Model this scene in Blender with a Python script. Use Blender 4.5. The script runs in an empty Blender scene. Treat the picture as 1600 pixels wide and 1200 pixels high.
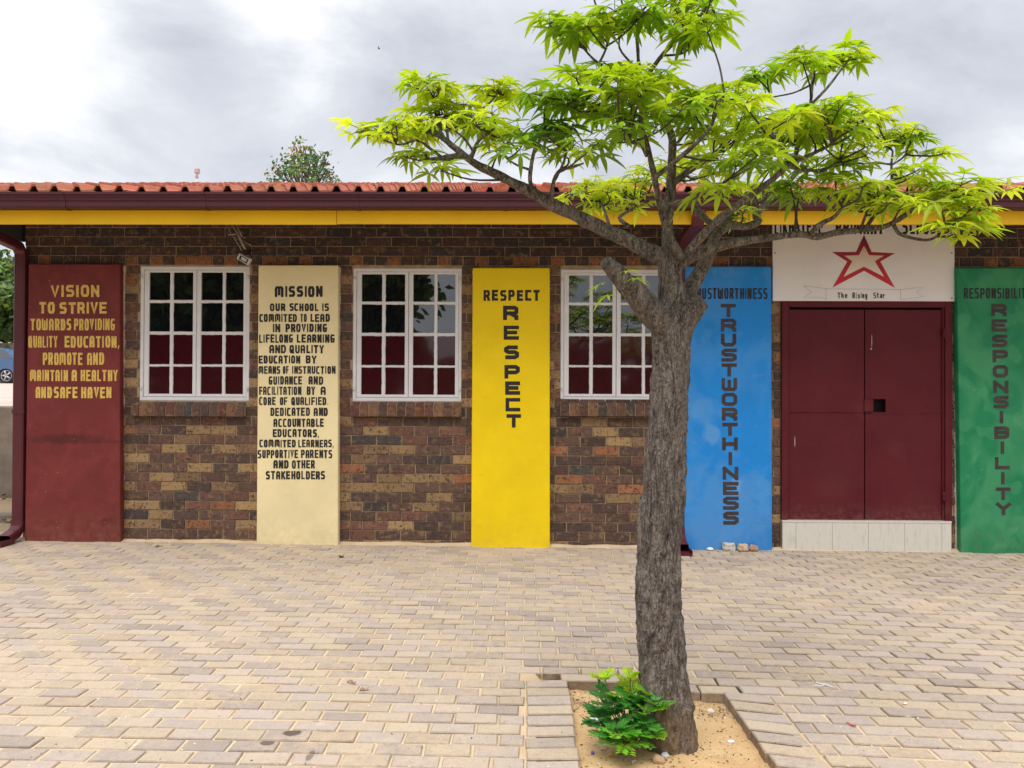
import bpy, bmesh, math, random
from mathutils import Vector, Matrix, noise
R = math.radians
rnd = random.Random(7)
scene = bpy.context.scene
COL = scene.collection

# ---------------------------------------------------------------- camera
F = 1250.0                      # focal length in photo pixels (1600 wide)
CAMH = 1.378
CAMY = -7.27
cam_d = bpy.data.cameras.new('camera')
cam = bpy.data.objects.new('camera', cam_d); COL.objects.link(cam)
cam_d.sensor_width = 36.0; cam_d.lens = F / 1600 * 36.0
cam_d.clip_start = 0.05; cam_d.clip_end = 2000
YAW, PITCH, ROLL = R(0.9), R(0.5), R(0.25)
M = (Matrix.Rotation(YAW, 4, 'Z') @ Matrix.Rotation(R(90) + PITCH, 4, 'X') @ Matrix.Rotation(ROLL, 4, 'Z'))
cam.matrix_world = Matrix.Translation((0, CAMY, CAMH)) @ M
scene.camera = cam
CP = Vector((0, CAMY, CAMH)); M3 = M.to_3x3()

# ---------------------------------------------------------------- exposure, world, sun
scene.view_settings.view_transform = 'Standard'; scene.view_settings.look = 'None'
scene.view_settings.exposure = 0.62; scene.view_settings.gamma = 1.0
scene.view_settings.use_curve_mapping = False
scene.cycles.use_denoising = True
scene.cycles.max_bounces = 8
SUN_EL, SUN_ROT = R(62), R(198)         # soft sun behind the camera, above
world = bpy.data.worlds.new('World'); scene.world = world; world.use_nodes = True
nt = world.node_tree; nt.nodes.clear(); N = nt.nodes.new; L = nt.links.new
out = N('ShaderNodeOutputWorld'); mixs = N('ShaderNodeMixShader'); b1 = N('ShaderNodeBackground'); b2 = N('ShaderNodeBackground')
sky = N('ShaderNodeTexSky'); sky.sky_type = 'NISHITA'; sky.sun_disc = False
sky.sun_elevation = SUN_EL; sky.sun_rotation = SUN_ROT
L(sky.outputs[0], b1.inputs[0]); b1.inputs[1].default_value = 0.08
tc = N('ShaderNodeTexCoord'); sep = N('ShaderNodeSeparateXYZ'); L(tc.outputs['Generated'], sep.inputs[0])
mp = N('ShaderNodeMapping'); L(tc.outputs['Generated'], mp.inputs[0])
mp.inputs['Scale'].default_value = (1, 1, 1.9); mp.inputs['Location'].default_value = (0.35, 0.1, 0.2)
n1 = N('ShaderNodeTexNoise'); n1.inputs['Scale'].default_value = 3.6; n1.inputs['Detail'].default_value = 9; n1.inputs['Roughness'].default_value = 0.58
n1.inputs['Distortion'].default_value = 0.35
L(mp.outputs[0], n1.inputs['Vector'])
# broad bright breaks in the cloud deck
def blob(d, width, amp, prev):
    dp = N('ShaderNodeVectorMath'); dp.operation = 'DOT_PRODUCT'; nz = N('ShaderNodeVectorMath'); nz.operation = 'NORMALIZE'
    L(tc.outputs['Generated'], nz.inputs[0]); L(nz.outputs[0], dp.inputs[0]); dp.inputs[1].default_value = d
    mr = N('ShaderNodeMapRange'); mr.interpolation_type = 'SMOOTHSTEP'
    mr.inputs[1].default_value = math.cos(width); mr.inputs[2].default_value = 1; mr.inputs[3].default_value = 0; mr.inputs[4].default_value = amp
    L(dp.outputs['Value'], mr.inputs[0]); ad = N('ShaderNodeMath'); ad.operation = 'ADD'
    L(prev, ad.inputs[0]); L(mr.outputs[0], ad.inputs[1]); return ad.outputs[0]
def ray(px, py):
    return (M3 @ Vector((px - 800, 600 - py, -F))).normalized()
o = n1.outputs['Fac']
for px, py, w, a in ((80, 30, .12, .16), (490, 0, .13, .20), (330, 130, .1, .04), (510, 215, .07, .06), (1600, 230, .1, .05), (1130, 60, .2, -.03), (640, 110, .12, -.06), (250, 150, .16, -.04)):
    o = blob(ray(px, py), w, a, o)
cr = N('ShaderNodeValToRGB'); e = cr.color_ramp.elements
e[0].position = 0.30; e[0].color = (.49, .515, .575, 1)
e[1].position = 0.74; e[1].color = (1.0, 1.0, 1.0, 1)
x = cr.color_ramp.elements.new(0.52); x.color = (.66, .682, .735, 1)
L(o, cr.inputs[0])
# overcast deck: brighter overhead than near the horizon
mz = N('ShaderNodeMapRange'); mz.inputs[1].default_value = .42; mz.inputs[2].default_value = .95; mz.inputs[3].default_value = .80; mz.inputs[4].default_value = 2.15
L(sep.outputs[2], mz.inputs[0])
L(cr.outputs[0], b2.inputs[0]); L(mz.outputs[0], b2.inputs[1])
mixs.inputs[0].default_value = 0.93
L(b1.outputs[0], mixs.inputs[1]); L(b2.outputs[0], mixs.inputs[2]); L(mixs.outputs[0], out.inputs[0])

sun_d = bpy.data.lights.new('sun', 'SUN'); sun_d.energy = 1.5; sun_d.angle = R(35); sun_d.color = (1, .96, .9)
sun = bpy.data.objects.new('sun', sun_d); COL.objects.link(sun)
sd = Vector((math.sin(SUN_ROT) * math.cos(SUN_EL), math.cos(SUN_ROT) * math.cos(SUN_EL), math.sin(SUN_EL)))
sun.rotation_euler = sd.to_track_quat('Z', 'Y').to_euler()

# ---------------------------------------------------------------- measuring helpers
def W(px, py, y=0.0):           # point of the vertical plane y = const seen at a photo pixel
    d = ray(px, py); return CP + d * ((y - CAMY) / d.y)
_a, _b = W(300, 846), W(1490, 861)
GS = (_b.z - _a.z) / (_b.x - _a.x)
def gz(x, y=0): return _a.z + GS * (x - _a.x)
def G(px, py, h=0.0):           # point of the ground
    d = ray(px, py); n = Vector((-GS, 0, 1)); p0 = Vector((_a.x, 0, _a.z + h))
    return CP + d * ((p0 - CP).dot(n) / d.dot(n))

# ---------------------------------------------------------------- material helpers
def lin(r, g, b, k=1.0):
    f = lambda c: (c / 255 / 12.92 if c <= 10 else ((c / 255 + .055) / 1.055) ** 2.4) * k
    return (f(r), f(g), f(b), 1)
class NT:
    def __init__(s, name):
        s.m = bpy.data.materials.new(name); s.m.use_nodes = True; s.t = s.m.node_tree
        s.p = s.t.nodes['Principled BSDF']; s.tc = s.n('ShaderNodeTexCoord')
    def n(s, typ, **kw):
        nd = s.t.nodes.new(typ)
        for k, v in kw.items(): setattr(nd, k, v)
        return nd
    def l(s, a, b): s.t.links.new(a, b)
    def noise(s, scale, detail=4, rough=.55, stretch=None, coord='Object', dist=0, loc=None):
        nd = s.n('ShaderNodeTexNoise'); nd.inputs['Scale'].default_value = scale; nd.inputs['Detail'].default_value = detail
        nd.inputs['Roughness'].default_value = rough; nd.inputs['Distortion'].default_value = dist
        mp = s.n('ShaderNodeMapping'); s.l(s.tc.outputs[coord], mp.inputs[0])
        if stretch: mp.inputs['Scale'].default_value = stretch
        if loc: mp.inputs['Location'].default_value = loc
        s.l(mp.outputs[0], nd.inputs['Vector']); return nd.outputs['Fac']
    def ramp(s, src, a, b, lo=0.0, hi=1.0):
        mr = s.n('ShaderNodeMapRange'); mr.inputs[1].default_value = a; mr.inputs[2].default_value = b
        mr.inputs[3].default_value = lo; mr.inputs[4].default_value = hi; s.l(src, mr.inputs[0]); return mr.outputs[0]
    def math(s, op, a, b):
        nd = s.n('ShaderNodeMath', operation=op)
        for i, v in enumerate((a, b)):
            if isinstance(v, (int, float)): nd.inputs[i].default_value = v
            else: s.l(v, nd.inputs[i])
        return nd.outputs[0]
    def mix(s, fac, a, b, blend='MIX'):
        nd = s.n('ShaderNodeMix', data_type='RGBA', blend_type=blend)
        for i, v in ((0, fac), (6, a), (7, b)):
            if isinstance(v, (int, float)): nd.inputs[i].default_value = v
            elif isinstance(v, tuple): nd.inputs[i].default_value = v
            else: s.l(v, nd.inputs[i])
        return nd.outputs[2]
    def attr(s, name):
        nd = s.n('ShaderNodeAttribute'); nd.attribute_name = name; return nd.outputs['Color']
    def base(s, c):
        if isinstance(c, tuple): s.p.inputs['Base Color'].default_value = c
        else: s.l(c, s.p.inputs['Base Color'])
    def rough(s, v):
        if isinstance(v, (int, float)): s.p.inputs['Roughness'].default_value = v
        else: s.l(v, s.p.inputs['Roughness'])
    def spec(s, v): s.p.inputs['Specular IOR Level'].default_value = v
    def bump(s, h, strength=.5, dist=.01, prev=None):
        b = s.n('ShaderNodeBump'); b.inputs['Strength'].default_value = strength; b.inputs['Distance'].default_value = dist
        s.l(h, b.inputs['Height'])
        if prev: s.l(prev, b.inputs['Normal'])
        s.l(b.outputs[0], s.p.inputs['Normal']); return b.outputs[0]
    def near(s, p, rad, sx=1, sy=1, sz=1, wob=.35, wscale=30):      # soft blob mask round an object-space point
        vm = s.n('ShaderNodeVectorMath', operation='SUBTRACT'); s.l(s.tc.outputs['Object'], vm.inputs[0]); vm.inputs[1].default_value = p
        vs = s.n('ShaderNodeVectorMath', operation='MULTIPLY'); s.l(vm.outputs[0], vs.inputs[0]); vs.inputs[1].default_value = (sx / rad, sy / rad, sz / rad)
        ln = s.n('ShaderNodeVectorMath', operation='LENGTH'); s.l(vs.outputs[0], ln.inputs[0])
        nz = s.noise(wscale, 3); d = s.math('ADD', ln.outputs['Value'], s.math('MULTIPLY', s.math('SUBTRACT', nz, .5), wob * 2))
        return d

def simple(name, c, rough=.6, var=.12, vscale=8, bump=0, bscale=60, spec=.4, metal=0):
    t = NT(name); f = t.noise(vscale, 5)
    dark = tuple(v * (1 - var) for v in c[:3]) + (1,); lite = tuple(min(1, v * (1 + var)) for v in c[:3]) + (1,)
    t.base(t.mix(t.ramp(f, .3, .7), dark, lite)); t.rough(rough); t.spec(spec); t.p.inputs['Metallic'].default_value = metal
    if bump: t.bump(t.noise(bscale, 4), bump, .004)
    return t.m

def paint(name, c, patch=None, patch_amt=.0, dirt=.25, rough=.55, zb=0.0, extra=None, pscale=3.0):
    """painted plaster: cloudy repaint patches, dust and splashes near the ground, small chips"""
    t = NT(name); f = t.noise(2.2, 6, .6); f2 = t.noise(14, 4)
    a = tuple(v * .90 for v in c[:3]) + (1,); b = tuple(min(.92, v * 1.06) for v in c[:3]) + (1,)
    col = t.mix(t.ramp(f, .3, .7), a, b)
    if patch:
        pf = t.noise(pscale, 3, .5, stretch=(1.3, 1, .9), dist=.6)
        col = t.mix(t.ramp(pf, .48, .62, 0, patch_amt), col, patch)
        pf2 = t.noise(pscale * 2.3, 2, .4, dist=.3, loc=(3, 1, 2))
        col = t.mix(t.ramp(pf2, .60, .64, 0, patch_amt * .6), col, patch)
    if extra: col = extra(t, col)
    sp = t.n('ShaderNodeSeparateXYZ'); t.l(t.tc.outputs['Object'], sp.inputs[0])
    hz = t.ramp(sp.outputs[2], zb + .02, zb + .34, 1, 0)
    sm = t.math('MULTIPLY', hz, t.ramp(f2, .35, .75))
    col = t.mix(t.math('MULTIPLY', sm, dirt), col, lin(150, 128, 100, .8))
    ch = t.noise(70, 2, .5); col = t.mix(t.ramp(ch, .74, .77, 0, .7), col, lin(205, 190, 170, .8))
    sc = t.noise(9, 5, .65, stretch=(1, 1, 2.5), loc=(1, 5, 2)); col = t.mix(t.ramp(sc, .62, .8, 0, .28), col, tuple(v * .45 for v in c[:3]) + (1,))
    t.base(col); t.rough(t.ramp(f2, .2, .8, rough - .1, rough + .15)); t.spec(.3)
    t.bump(t.noise(120, 3), .12, .004, t.bump(t.noise(9, 4), .25, .01)); return t.m

# ---------------------------------------------------------------- mesh helpers
class MB:
    def __init__(s): s.v = []; s.f = []; s.c = []; s.sm = []
    def face(s, pts, col=None, smooth=False):
        i = len(s.v); s.v += [tuple(p) for p in pts]; s.f.append(tuple(range(i, i + len(pts)))); s.c.append(col); s.sm.append(smooth)
    def prism(s, quad, dy, col=None):               # quad facing -y, pushed back by dy
        q = [Vector(p) for p in quad]; b = [p + Vector((0, dy, 0)) for p in q]
        s.face(q, col); s.face(b[::-1], col); n = len(q)
        for k in range(n): s.face([q[k], b[k], b[(k + 1) % n], q[(k + 1) % n]], col)
    def box(s, x0, x1, y0, y1, z0, z1, col=None):
        P = lambda x, y, z: Vector((x, y, z))
        s.prism([P(x0, y0, z0), P(x1, y0, z0), P(x1, y0, z1), P(x0, y0, z1)], y1 - y0, col)
    def cbox(s, x0, x1, y0, y1, z0, z1, c, col=None):    # box with chamfered front edges (front = y0)
        a = [(x0 + c, y0, z0 + c), (x1 - c, y0, z0 + c), (x1 - c, y0, z1 - c), (x0 + c, y0, z1 - c)]
        b = [(x0, y0 + c, z0), (x1, y0 + c, z0), (x1, y0 + c, z1), (x0, y0 + c, z1)]
        d = [(x0, y1, z0), (x1, y1, z0), (x1, y1, z1), (x0, y1, z1)]
        s.face(a, col)
        for k in range(4):
            j = (k + 1) % 4; s.face([a[k], b[k], b[j], a[j]], col); s.face([b[k], d[k], d[j], b[j]], col)
    def tube(s, pts, rad, n=8, col=None, cap=True, disp=None, smooth=True, squash=None):
        pts = [Vector(p) for p in pts]; m = len(pts)
        if not hasattr(rad, '__len__'): rad = [rad] * m
        t = [(pts[min(i + 1, m - 1)] - pts[max(i - 1, 0)]).normalized() for i in range(m)]
        up = Vector((0, 1, 0)) if abs(t[0].y) < .9 else Vector((1, 0, 0))
        u = t[0].cross(up).normalized(); i0 = len(s.v)
        for i in range(m):
            u = (u - t[i] * u.dot(t[i])).normalized(); w = t[i].cross(u)
            for k in range(n):
                a = 2 * math.pi * k / n; d = u * math.cos(a) + w * math.sin(a); p = pts[i] + d * rad[i]
                if disp: p = p + d * disp(p, rad[i])
                s.v.append(tuple(p))
        for i in range(m - 1):
            for k in range(n):
                j = (k + 1) % n
                s.f.append((i0 + i * n + k, i0 + i * n + j, i0 + (i + 1) * n + j, i0 + (i + 1) * n + k)); s.c.append(col); s.sm.append(smooth)
        if cap:
            s.f.append(tuple(i0 + k for k in range(n))[::-1]); s.c.append(col); s.sm.append(False)
            s.f.append(tuple(i0 + (m - 1) * n + k for k in range(n))); s.c.append(col); s.sm.append(False)
    def build(s, name, mat, parent=None, bevel=0, **props):
        me = bpy.data.meshes.new(name); me.from_pydata(s.v, [], s.f); me.update()
        if any(c is not None for c in s.c):
            at = me.color_attributes.new('Col', 'FLOAT_COLOR', 'CORNER'); dat = []
            for p, c in zip(me.polygons, s.c):
                c = c or (1, 1, 1); dat += [c[0], c[1], c[2], 1] * p.loop_total
            at.data.foreach_set('color', dat)
        me.polygons.foreach_set('use_smooth', s.sm)
        me.materials.append(mat)
        o = bpy.data.objects.new(name, me); COL.objects.link(o)
        if parent: o.parent = parent
        if bevel:
            bm = bmesh.new(); bm.from_mesh(me); bmesh.ops.remove_doubles(bm, verts=bm.verts, dist=1e-5); bm.to_mesh(me); bm.free()
            md = o.modifiers.new('bevel', 'BEVEL'); md.width = bevel; md.segments = 3; md.limit_method = 'ANGLE'; md.angle_limit = R(50)
        for k, v in props.items(): o[k] = v
        return o
def empty(name, loc=(0, 0, 0), **props):
    o = bpy.data.objects.new(name, None); COL.objects.link(o); o['_'] = 0; del o['_']
    for k, v in props.items(): o[k] = v
    return o

# ================================================================ MATERIALS
SAND = lin(214, 184, 140, .62)
def mk_brick():
    t = NT('clinker_brick'); c = t.attr('Col')
    yl = t.noise(19, 4, .6, loc=(4, 2, 7), dist=.5); c = t.mix(t.ramp(yl, .53, .66, 0, .55), c, (.36, .225, .105, 1))
    rd = t.noise(9, 3, .6, loc=(9, 1, 3)); c = t.mix(t.ramp(rd, .56, .68, 0, .4), c, (.20, .075, .048, 1))
    blot = t.noise(34, 4, .62, stretch=(1.3, 1, .9), dist=.4); c = t.mix(t.ramp(blot, .55, .61, 0, .7), c, (.050, .030, .029, 1))
    vo = t.n('ShaderNodeTexVoronoi'); t.l(t.tc.outputs['Object'], vo.inputs['Vector']); vo.inputs['Scale'].default_value = 34
    c = t.mix(t.math('MULTIPLY', t.ramp(vo.outputs['Distance'], .42, .28, 0, .8), t.ramp(rd, .5, .58)), c, (.045, .027, .027, 1))
    fine = t.noise(120, 3, .65); c = t.mix(t.ramp(fine, .35, .72, 0, .6), c, t.mix(1.0, c, (.35, .33, .33, 1), 'MULTIPLY')); c = t.mix(t.ramp(fine, .36, .28, 0, .35), c, (.5, .4, .28, 1))
    t.base(c); t.rough(.75); t.spec(.35)
    t.bump(t.noise(70, 4), .45, .006, t.bump(blot, .35, .005)); return t.m
M_brick = mk_brick()
M_mortar = simple('mortar', (.34, .25, .15, 1), .95, .35, 12, .5, 120)
M_white = simple('white_gloss_paint', (.72, .71, .72, 1), .38, .05, 6, .15, 40)
M_maroon = simple('maroon_enamel', (.092, .015, .022, 1), .45, .12, 5, .08, 30)
M_gutter = simple('maroon_gutter', (.060, .008, .014, 1), .55, .1, 3, .05, 30)
M_fascia = simple('yellow_fascia_paint', (.87, .52, .0008, 1), .5, .07, 2, .1, 30)
M_timber = simple('dark_timber', (.02, .014, .012, 1), .8, .3, 8)
M_black = simple('black_lettering_paint', (.018, .016, .017, 1), .55, .3, 30)
M_fadeblack = simple('faded_black_lettering_paint', (.045, .032, .030, 1), .6, .35, 12)
M_gold = simple('ochre_lettering_paint', (.68, .45, .10, 1), .55, .18, 40)
M_sign = simple('white_sign_board', (.80, .765, .745, 1), .5, .05, 2.5)
M_red = None
def glass(name, c, rough):
    t = NT(name); t.base(c); t.rough(rough); t.spec(.95); t.p.inputs['IOR'].default_value = 1.75
    t.bump(t.noise(2.5, 2), .06, .02); return t.m
M_glass = glass('dark_window_glass', (.006, .007, .009, 1), .015)
M_pglass = glass('maroon_painted_glass', (.046, .006, .010, 1), .05); M_pglass.node_tree.nodes['Principled BSDF'].inputs['Specular IOR Level'].default_value = .42
# ================================================================ BUILDING
bld = empty('school_building', category='school building',
            label='long single-storey brick school building with coloured painted pilasters and a red tiled roof')
XL = W(37, 600).x; XR = 8.2
PIL = dict(vision=(40, 187, 412, 849), mission=(402, 527.5, 414, 849), respect=(737, 858.5, 418, 848),
           trust=(1069, 1207, 416, 852), respons=(1499, 1640, 418, 864))
WIN = [(218, 389, 416, 626), (551, 721, 419, 627), (876, 1047, 421, 626)]
DOOR = (1220, 1485, 471, 816)
def rectW(px0, px1, py0, py1, y=0):
    a = W(px0, (py0 + py1) / 2, y); b = W(px1, (py0 + py1) / 2, y); m = (px0 + px1) / 2
    return a.x, b.x, W(m, py1, y).z, W(m, py0, y).z        # x0,x1,z0,z1
openings = [rectW(*w) for w in WIN] + [(rectW(*DOOR)[0], rectW(*DOOR)[1], -1, rectW(*DOOR)[3])]
OH = .82; DY = OH - .6
ZF_B = W(640, 350, -OH).z                                    # fascia bottom
SLOPE = math.tan(R(14.9))
WALL_TOP = ZF_B + .04 + OH * SLOPE
# --- bricks
CH = .0862
z_head = W(640, 401).z; 
BR = [((.110, .060, .044), 30), ((.078, .047, .038), 22), ((.16, .074, .05), 18), ((.30, .19, .09), 15), ((.22, .135, .07), 16), ((.27, .11, .05), 4), ((.060, .05, .045), 5)]
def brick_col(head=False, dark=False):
    if dark: k = rnd.uniform(.75, 1.25); c = rnd.choice(((.070, .042, .038), (.055, .038, .038), (.085, .045, .038), (.05, .042, .044))); return tuple(v * k for v in c)  # above the header course: eave shade put into the brick colour
    if head: return (.30, .115, .05) if rnd.random() < .35 else (.07, .045, .04)
    tot = sum(w for _, w in BR); r = rnd.random() * tot
    for c, w in BR:
        r -= w
        if r <= 0: break
    k = rnd.uniform(.95, 1.5); return tuple(v * k for v in c)
mb = MB()
nrow = 60; zt = z_head + 12 * CH
GAP = .0088
row = -8
while True:
    z1 = z_head - row * CH; z0 = z1 - CH + GAP
    row += 1
    if z1 < gz(-4) - .12: break
    if z0 > WALL_TOP: continue
    head = (row - 1 == 0)
    bl = .115 if head else .232
    x = XL + (bl / 2 if (row % 2 and not head) else 0) + rnd.uniform(-.012, .012) - bl
    while x < 5.6:
        x0, x1 = x + GAP / 2, x + bl - GAP / 2; x += bl
        segs = [(max(x0, XL), x1)] if x1 > XL + .02 else []
        for (ox0, ox1, oz0, oz1) in openings:
            if z1 <= oz0 + .02 or z0 >= oz1 - .02: continue
            ns = []
            for a, b in segs:
                if b <= ox0 or a >= ox1: ns.append((a, b)); continue
                if a < ox0 - .02: ns.append((a, ox0 - .003))
                if b > ox1 + .02: ns.append((ox1 + .003, b))
            segs = ns
        zz = [z0, z1]
        for a, b in segs:
            if b - a < .02: continue
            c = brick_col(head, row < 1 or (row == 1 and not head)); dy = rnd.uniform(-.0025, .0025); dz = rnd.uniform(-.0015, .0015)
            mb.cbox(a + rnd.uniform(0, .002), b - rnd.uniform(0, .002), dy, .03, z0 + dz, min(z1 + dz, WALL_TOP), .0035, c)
mb.build('brick_facing', M_brick, bld)
# --- wall core behind the facing (mortar), with window and door openings
mb = MB(); xs = sorted(set([XL + .002, XR] + [v for o in openings for v in o[:2]]))
for a, b in zip(xs, xs[1:]):
    m = (a + b) / 2; blk = [o for o in openings if o[0] < m < o[1]]
    if not blk: mb.box(a, b, .010, .23, -.4, WALL_TOP)
    else:
        o = blk[0]
        mb.box(a, b, .010, .23, o[3], WALL_TOP)
        if o[2] > 0: mb.box(a, b, .010, .23, -.4, o[2])
mb.box(XL + .002, XL + .23, .23, 6.6, -.4, WALL_TOP); mb.box(XL + .002, XR, 6.6, 6.8, -.4, WALL_TOP); mb.box(XR - .23, XR, .23, 6.6, -.4, WALL_TOP)
# gable triangles
RIDGE_Y = 3.4; 
for xg in (XL + .002, XR - .23):
    mb.prism([(xg, .0071, WALL_TOP)] * 0 + [(xg, .23, WALL_TOP - .05), (xg + .22, .23, WALL_TOP - .05), (xg + .22, .24, WALL_TOP), (xg, .24, WALL_TOP)], .001)
    P = [Vector((xg, .01, WALL_TOP)), Vector((xg, 6.79, WALL_TOP)), Vector((xg, RIDGE_Y, WALL_TOP + (RIDGE_Y - .01) * SLOPE))]
    Q = [p + Vector((.22, 0, 0)) for p in P]; mb.face(P); mb.face(Q[::-1])
mb.build('wall', M_mortar, bld)
# --- window sills of bricks on edge
def sill(px0, px1, parent):
    x0, x1, zb, ztp = rectW(px0, px1, 634, 650.5); zr = W((px0 + px1) / 2, 627).z
    mb = MB(); n = max(1, round((x1 - x0) / .083)); w = (x1 - x0) / n
    for k in range(n):
        a = x0 + k * w + .004; b = x0 + (k + 1) * w - .004; c = brick_col(); c = tuple(v * .95 for v in c)
        if c[0] > .2: c = (c[0] * .7, c[1] * .55, c[2] * .6)
        j = rnd.uniform(-.003, .003); yf = -.052 + j
        A = [(a, yf, zb), (b, yf, zb), (b, yf, ztp), (a, yf, ztp)]
        B = [(a, .035, zb), (b, .035, zb), (b, .035, zr + .006), (a, .035, zr + .006)]
        cc = .004; A2 = [(a + cc, yf - cc, zb + cc), (b - cc, yf - cc, zb + cc), (b - cc, yf - cc, ztp - cc), (a + cc, yf - cc, ztp - cc)]
        mb.face(A2, c)
        for i in range(4):
            j2 = (i + 1) % 4; mb.face([A2[i], A[i], A[j2], A2[j2]], c); mb.face([A[i], B[i], B[j2], A[j2]], c)
    s = mb.build('window_sill', M_brick, parent)
    mm = MB()
    A = [(x0 + .002, -.046, zb + .004), (x1 - .002, -.046, zb + .004), (x1 - .002, -.046, ztp - .004), (x0 + .002, -.046, ztp - .004)]
    B = [(p[0], .03, p[2] if i < 2 else zr + .001) for i, p in enumerate(A)]
    mm.face(A); mm.face([A[3], A[2], B[2], B[3]]); mm.face([A[0], B[0], B[1], A[1]]); mm.face([A[0], A[3], B[3], B[0]]); mm.face([A[1], B[1], B[2], A[2]])
    mm.build('sill_mortar', M_mortar, parent)
# --- windows
def bar(mb, x0, x1, z0, z1, y0, y1, jit=0, vert=True):
    if not jit: mb.cbox(x0, x1, y0, y1, z0, z1, .003); return
    n = max(2, int(((z1 - z0) if vert else (x1 - x0)) / .025)); prev = None
    for k in range(n + 1):
        f = k / n; j0, j1 = rnd.uniform(-1, 1) * jit, rnd.uniform(-1, 1) * jit
        if vert:
            z = z0 + (z1 - z0) * f; cur = [(x0 + j0, y0 + .008, z), (x0 + .005, y0, z), (x1 - .005, y0, z), (x1 + j1, y0 + .008, z)]
        else:
            x = x0 + (x1 - x0) * f; cur = [(x, y0 + .008, z1 + j1), (x, y0, z1 - .005), (x, y0, z0 + .005), (x, y0 + .008, z0 + j0)]
        if prev:
            for i in range(3): mb.face([prev[i], prev[i + 1], cur[i + 1], cur[i]])
        prev = cur
def window(wpx, sillpx, glossnum):
    x0, x1, z0, z1 = rectW(*wpx); s = (x1 - x0) / 171.0; sz = (z1 - z0) / 210.0
    X = lambda u: x0 + u * s
    Z = lambda v: z1 - v * sz
    mb = MB(); y0 = .012
    for a in ((0, 5, 0, 210), (166.5, 171, 0, 210)): mb.cbox(X(a[0]), X(a[1]), y0, .07, Z(a[3]), Z(a[2]), .003)
    mb.cbox(X(5), X(166.5), y0, .07, Z(5), Z(0), .003); mb.cbox(X(5), X(166.5), y0 - .004, .07, Z(210), Z(204.5), .003)
    win = mb.build('window', M_white, bld)
    for c, (a, b, p) in enumerate(((5.3, 87, ((13, 45), (51, 81.5))), (87.8, 166.2, ((94.5, 127.5), (133, 160.8))))):
        mb = MB(); yc = .022 if c == 0 else .02
        L0, L1 = (a, p[0][0]), (p[1][1], b)
        bar(mb, X(L0[0]), X(L0[1]), Z(204), Z(5.4), yc, .06, .0); bar(mb, X(L1[0]), X(L1[1]), Z(204), Z(5.4), yc, .06, .0)
        bar(mb, X(p[0][0]), X(p[1][1]), Z(9), Z(5.4), yc, .06); bar(mb, X(p[0][0]), X(p[1][1]), Z(204), Z(199.5), yc, .06)
        bar(mb, X(p[0][1]), X(p[1][0]), Z(199.5), Z(9), yc + .002, .05, .0018, True)
        for r0, r1 in ((52, 57), (101.5, 107), (153, 157)):
            bar(mb, X(p[0][0]), X(p[1][1]), Z(r1), Z(r0), yc + .004, .05, .0018, False)
        # uneven paint lapping onto the glass
        mb.build('casement', M_white, win)
    mb = MB(); pb = MB()
    for c in ((13, 45), (51, 81.5), (94.5, 127.5), (133, 160.8)):
        for r, rr in enumerate(((9, 52), (57, 101.5), (107, 153), (157, 199.5))):
            yj = .036; tl = rnd.uniform(-.0012, .0012); tv = rnd.uniform(-.0012, .0012)
            q = [(X(c[0] - 2.5), yj + tl, Z(rr[1] + 2.5)), (X(c[1] + 2.5), yj - tl, Z(rr[1] + 2.5)), (X(c[1] + 2.5), yj - tl + tv, Z(rr[0] - 2.5)), (X(c[0] - 2.5), yj + tl + tv, Z(rr[0] - 2.5))]
            (mb if r < 2 else pb).face(q)
    mb.build('glass_pane', M_glass, win); pb.build('painted_pane', M_pglass, win, label='maroon painted lower panes')
    for u in (2.5, 168.5):
        for v in (17, 191):
            mb = MB(); mb.tube([(X(u), y0 - .006, Z(v + 3)), (X(u), y0 - .006, Z(v - 3))], .007, 8); mb.build('hinge', M_white, win)
    sill(*sillpx, win)
window(WIN[0], (208, 384.5), 0); window(WIN[1], (549, 721.5), 1); window(WIN[2], (875, 1050), 2)
mb = MB(); mb.box(XL + .3, XR - .3, .5, .52, .0, WALL_TOP); 
mb.build('inner_partition', M_timber, bld)
# --- pilasters and their lettering
def scuffs(pts):
    def f(t, col):
        for (p, rad, sx, sz, amt, c) in pts:
            d = t.near(p, rad, sx, 1, sz, .75, 9); col = t.mix(t.ramp(d, .6, 1.1, amt, 0), col, c)
        return col
    return f
PP = -.075
def wp(px, py): p = W(px, py, PP); return (p.x, p.y, p.z)
zb0 = gz(0)
M_p = dict(
 vision=paint('maroon_plaster', lin(122, 48, 45, .82), lin(150, 62, 62, .8), .35, .35, zb=gz(-4.2), extra=scuffs([(wp(103, 686), .2, .6, 4.0, .75, lin(84, 32, 34, .8)), (wp(165, 690), .14, .5, 7, .5, lin(95, 36, 38, .8)), (wp(75, 640), .1, 1, 1.4, .3, lin(95, 36, 38, .8)), (wp(165, 815), .07, 1, 2, .4, lin(84, 32, 34, .8))])),
 mission=paint('cream_plaster', lin(247, 229, 178, .90), None, 0, .25, zb=gz(-2)),
 respect=paint('yellow_plaster', (.88, .62, .0005, 1), None, 0, .18, zb=gz(0)),
 trust=paint('blue_plaster', lin(26, 140, 224, .88), lin(112, 170, 224, .85), .22, .25, zb=gz(2), pscale=2.4,
    extra=scuffs([(wp(1130, 800), .42, .9, 1.0, .5, lin(100, 160, 215, .85)), (wp(1150, 760), .08, 1.6, .8, .5, lin(120, 176, 226, .85)), (wp(1112, 680), .1, 1.3, 1, .5, lin(120, 176, 226, .85)), (wp(1100, 640), .16, 1, 1.2, .35, lin(110, 170, 224, .85))])),
 respons=paint('green_plaster', lin(28, 132, 86, .88), lin(98, 176, 122, .85), .36, .25, zb=gz(4.5), pscale=2.2))
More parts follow.
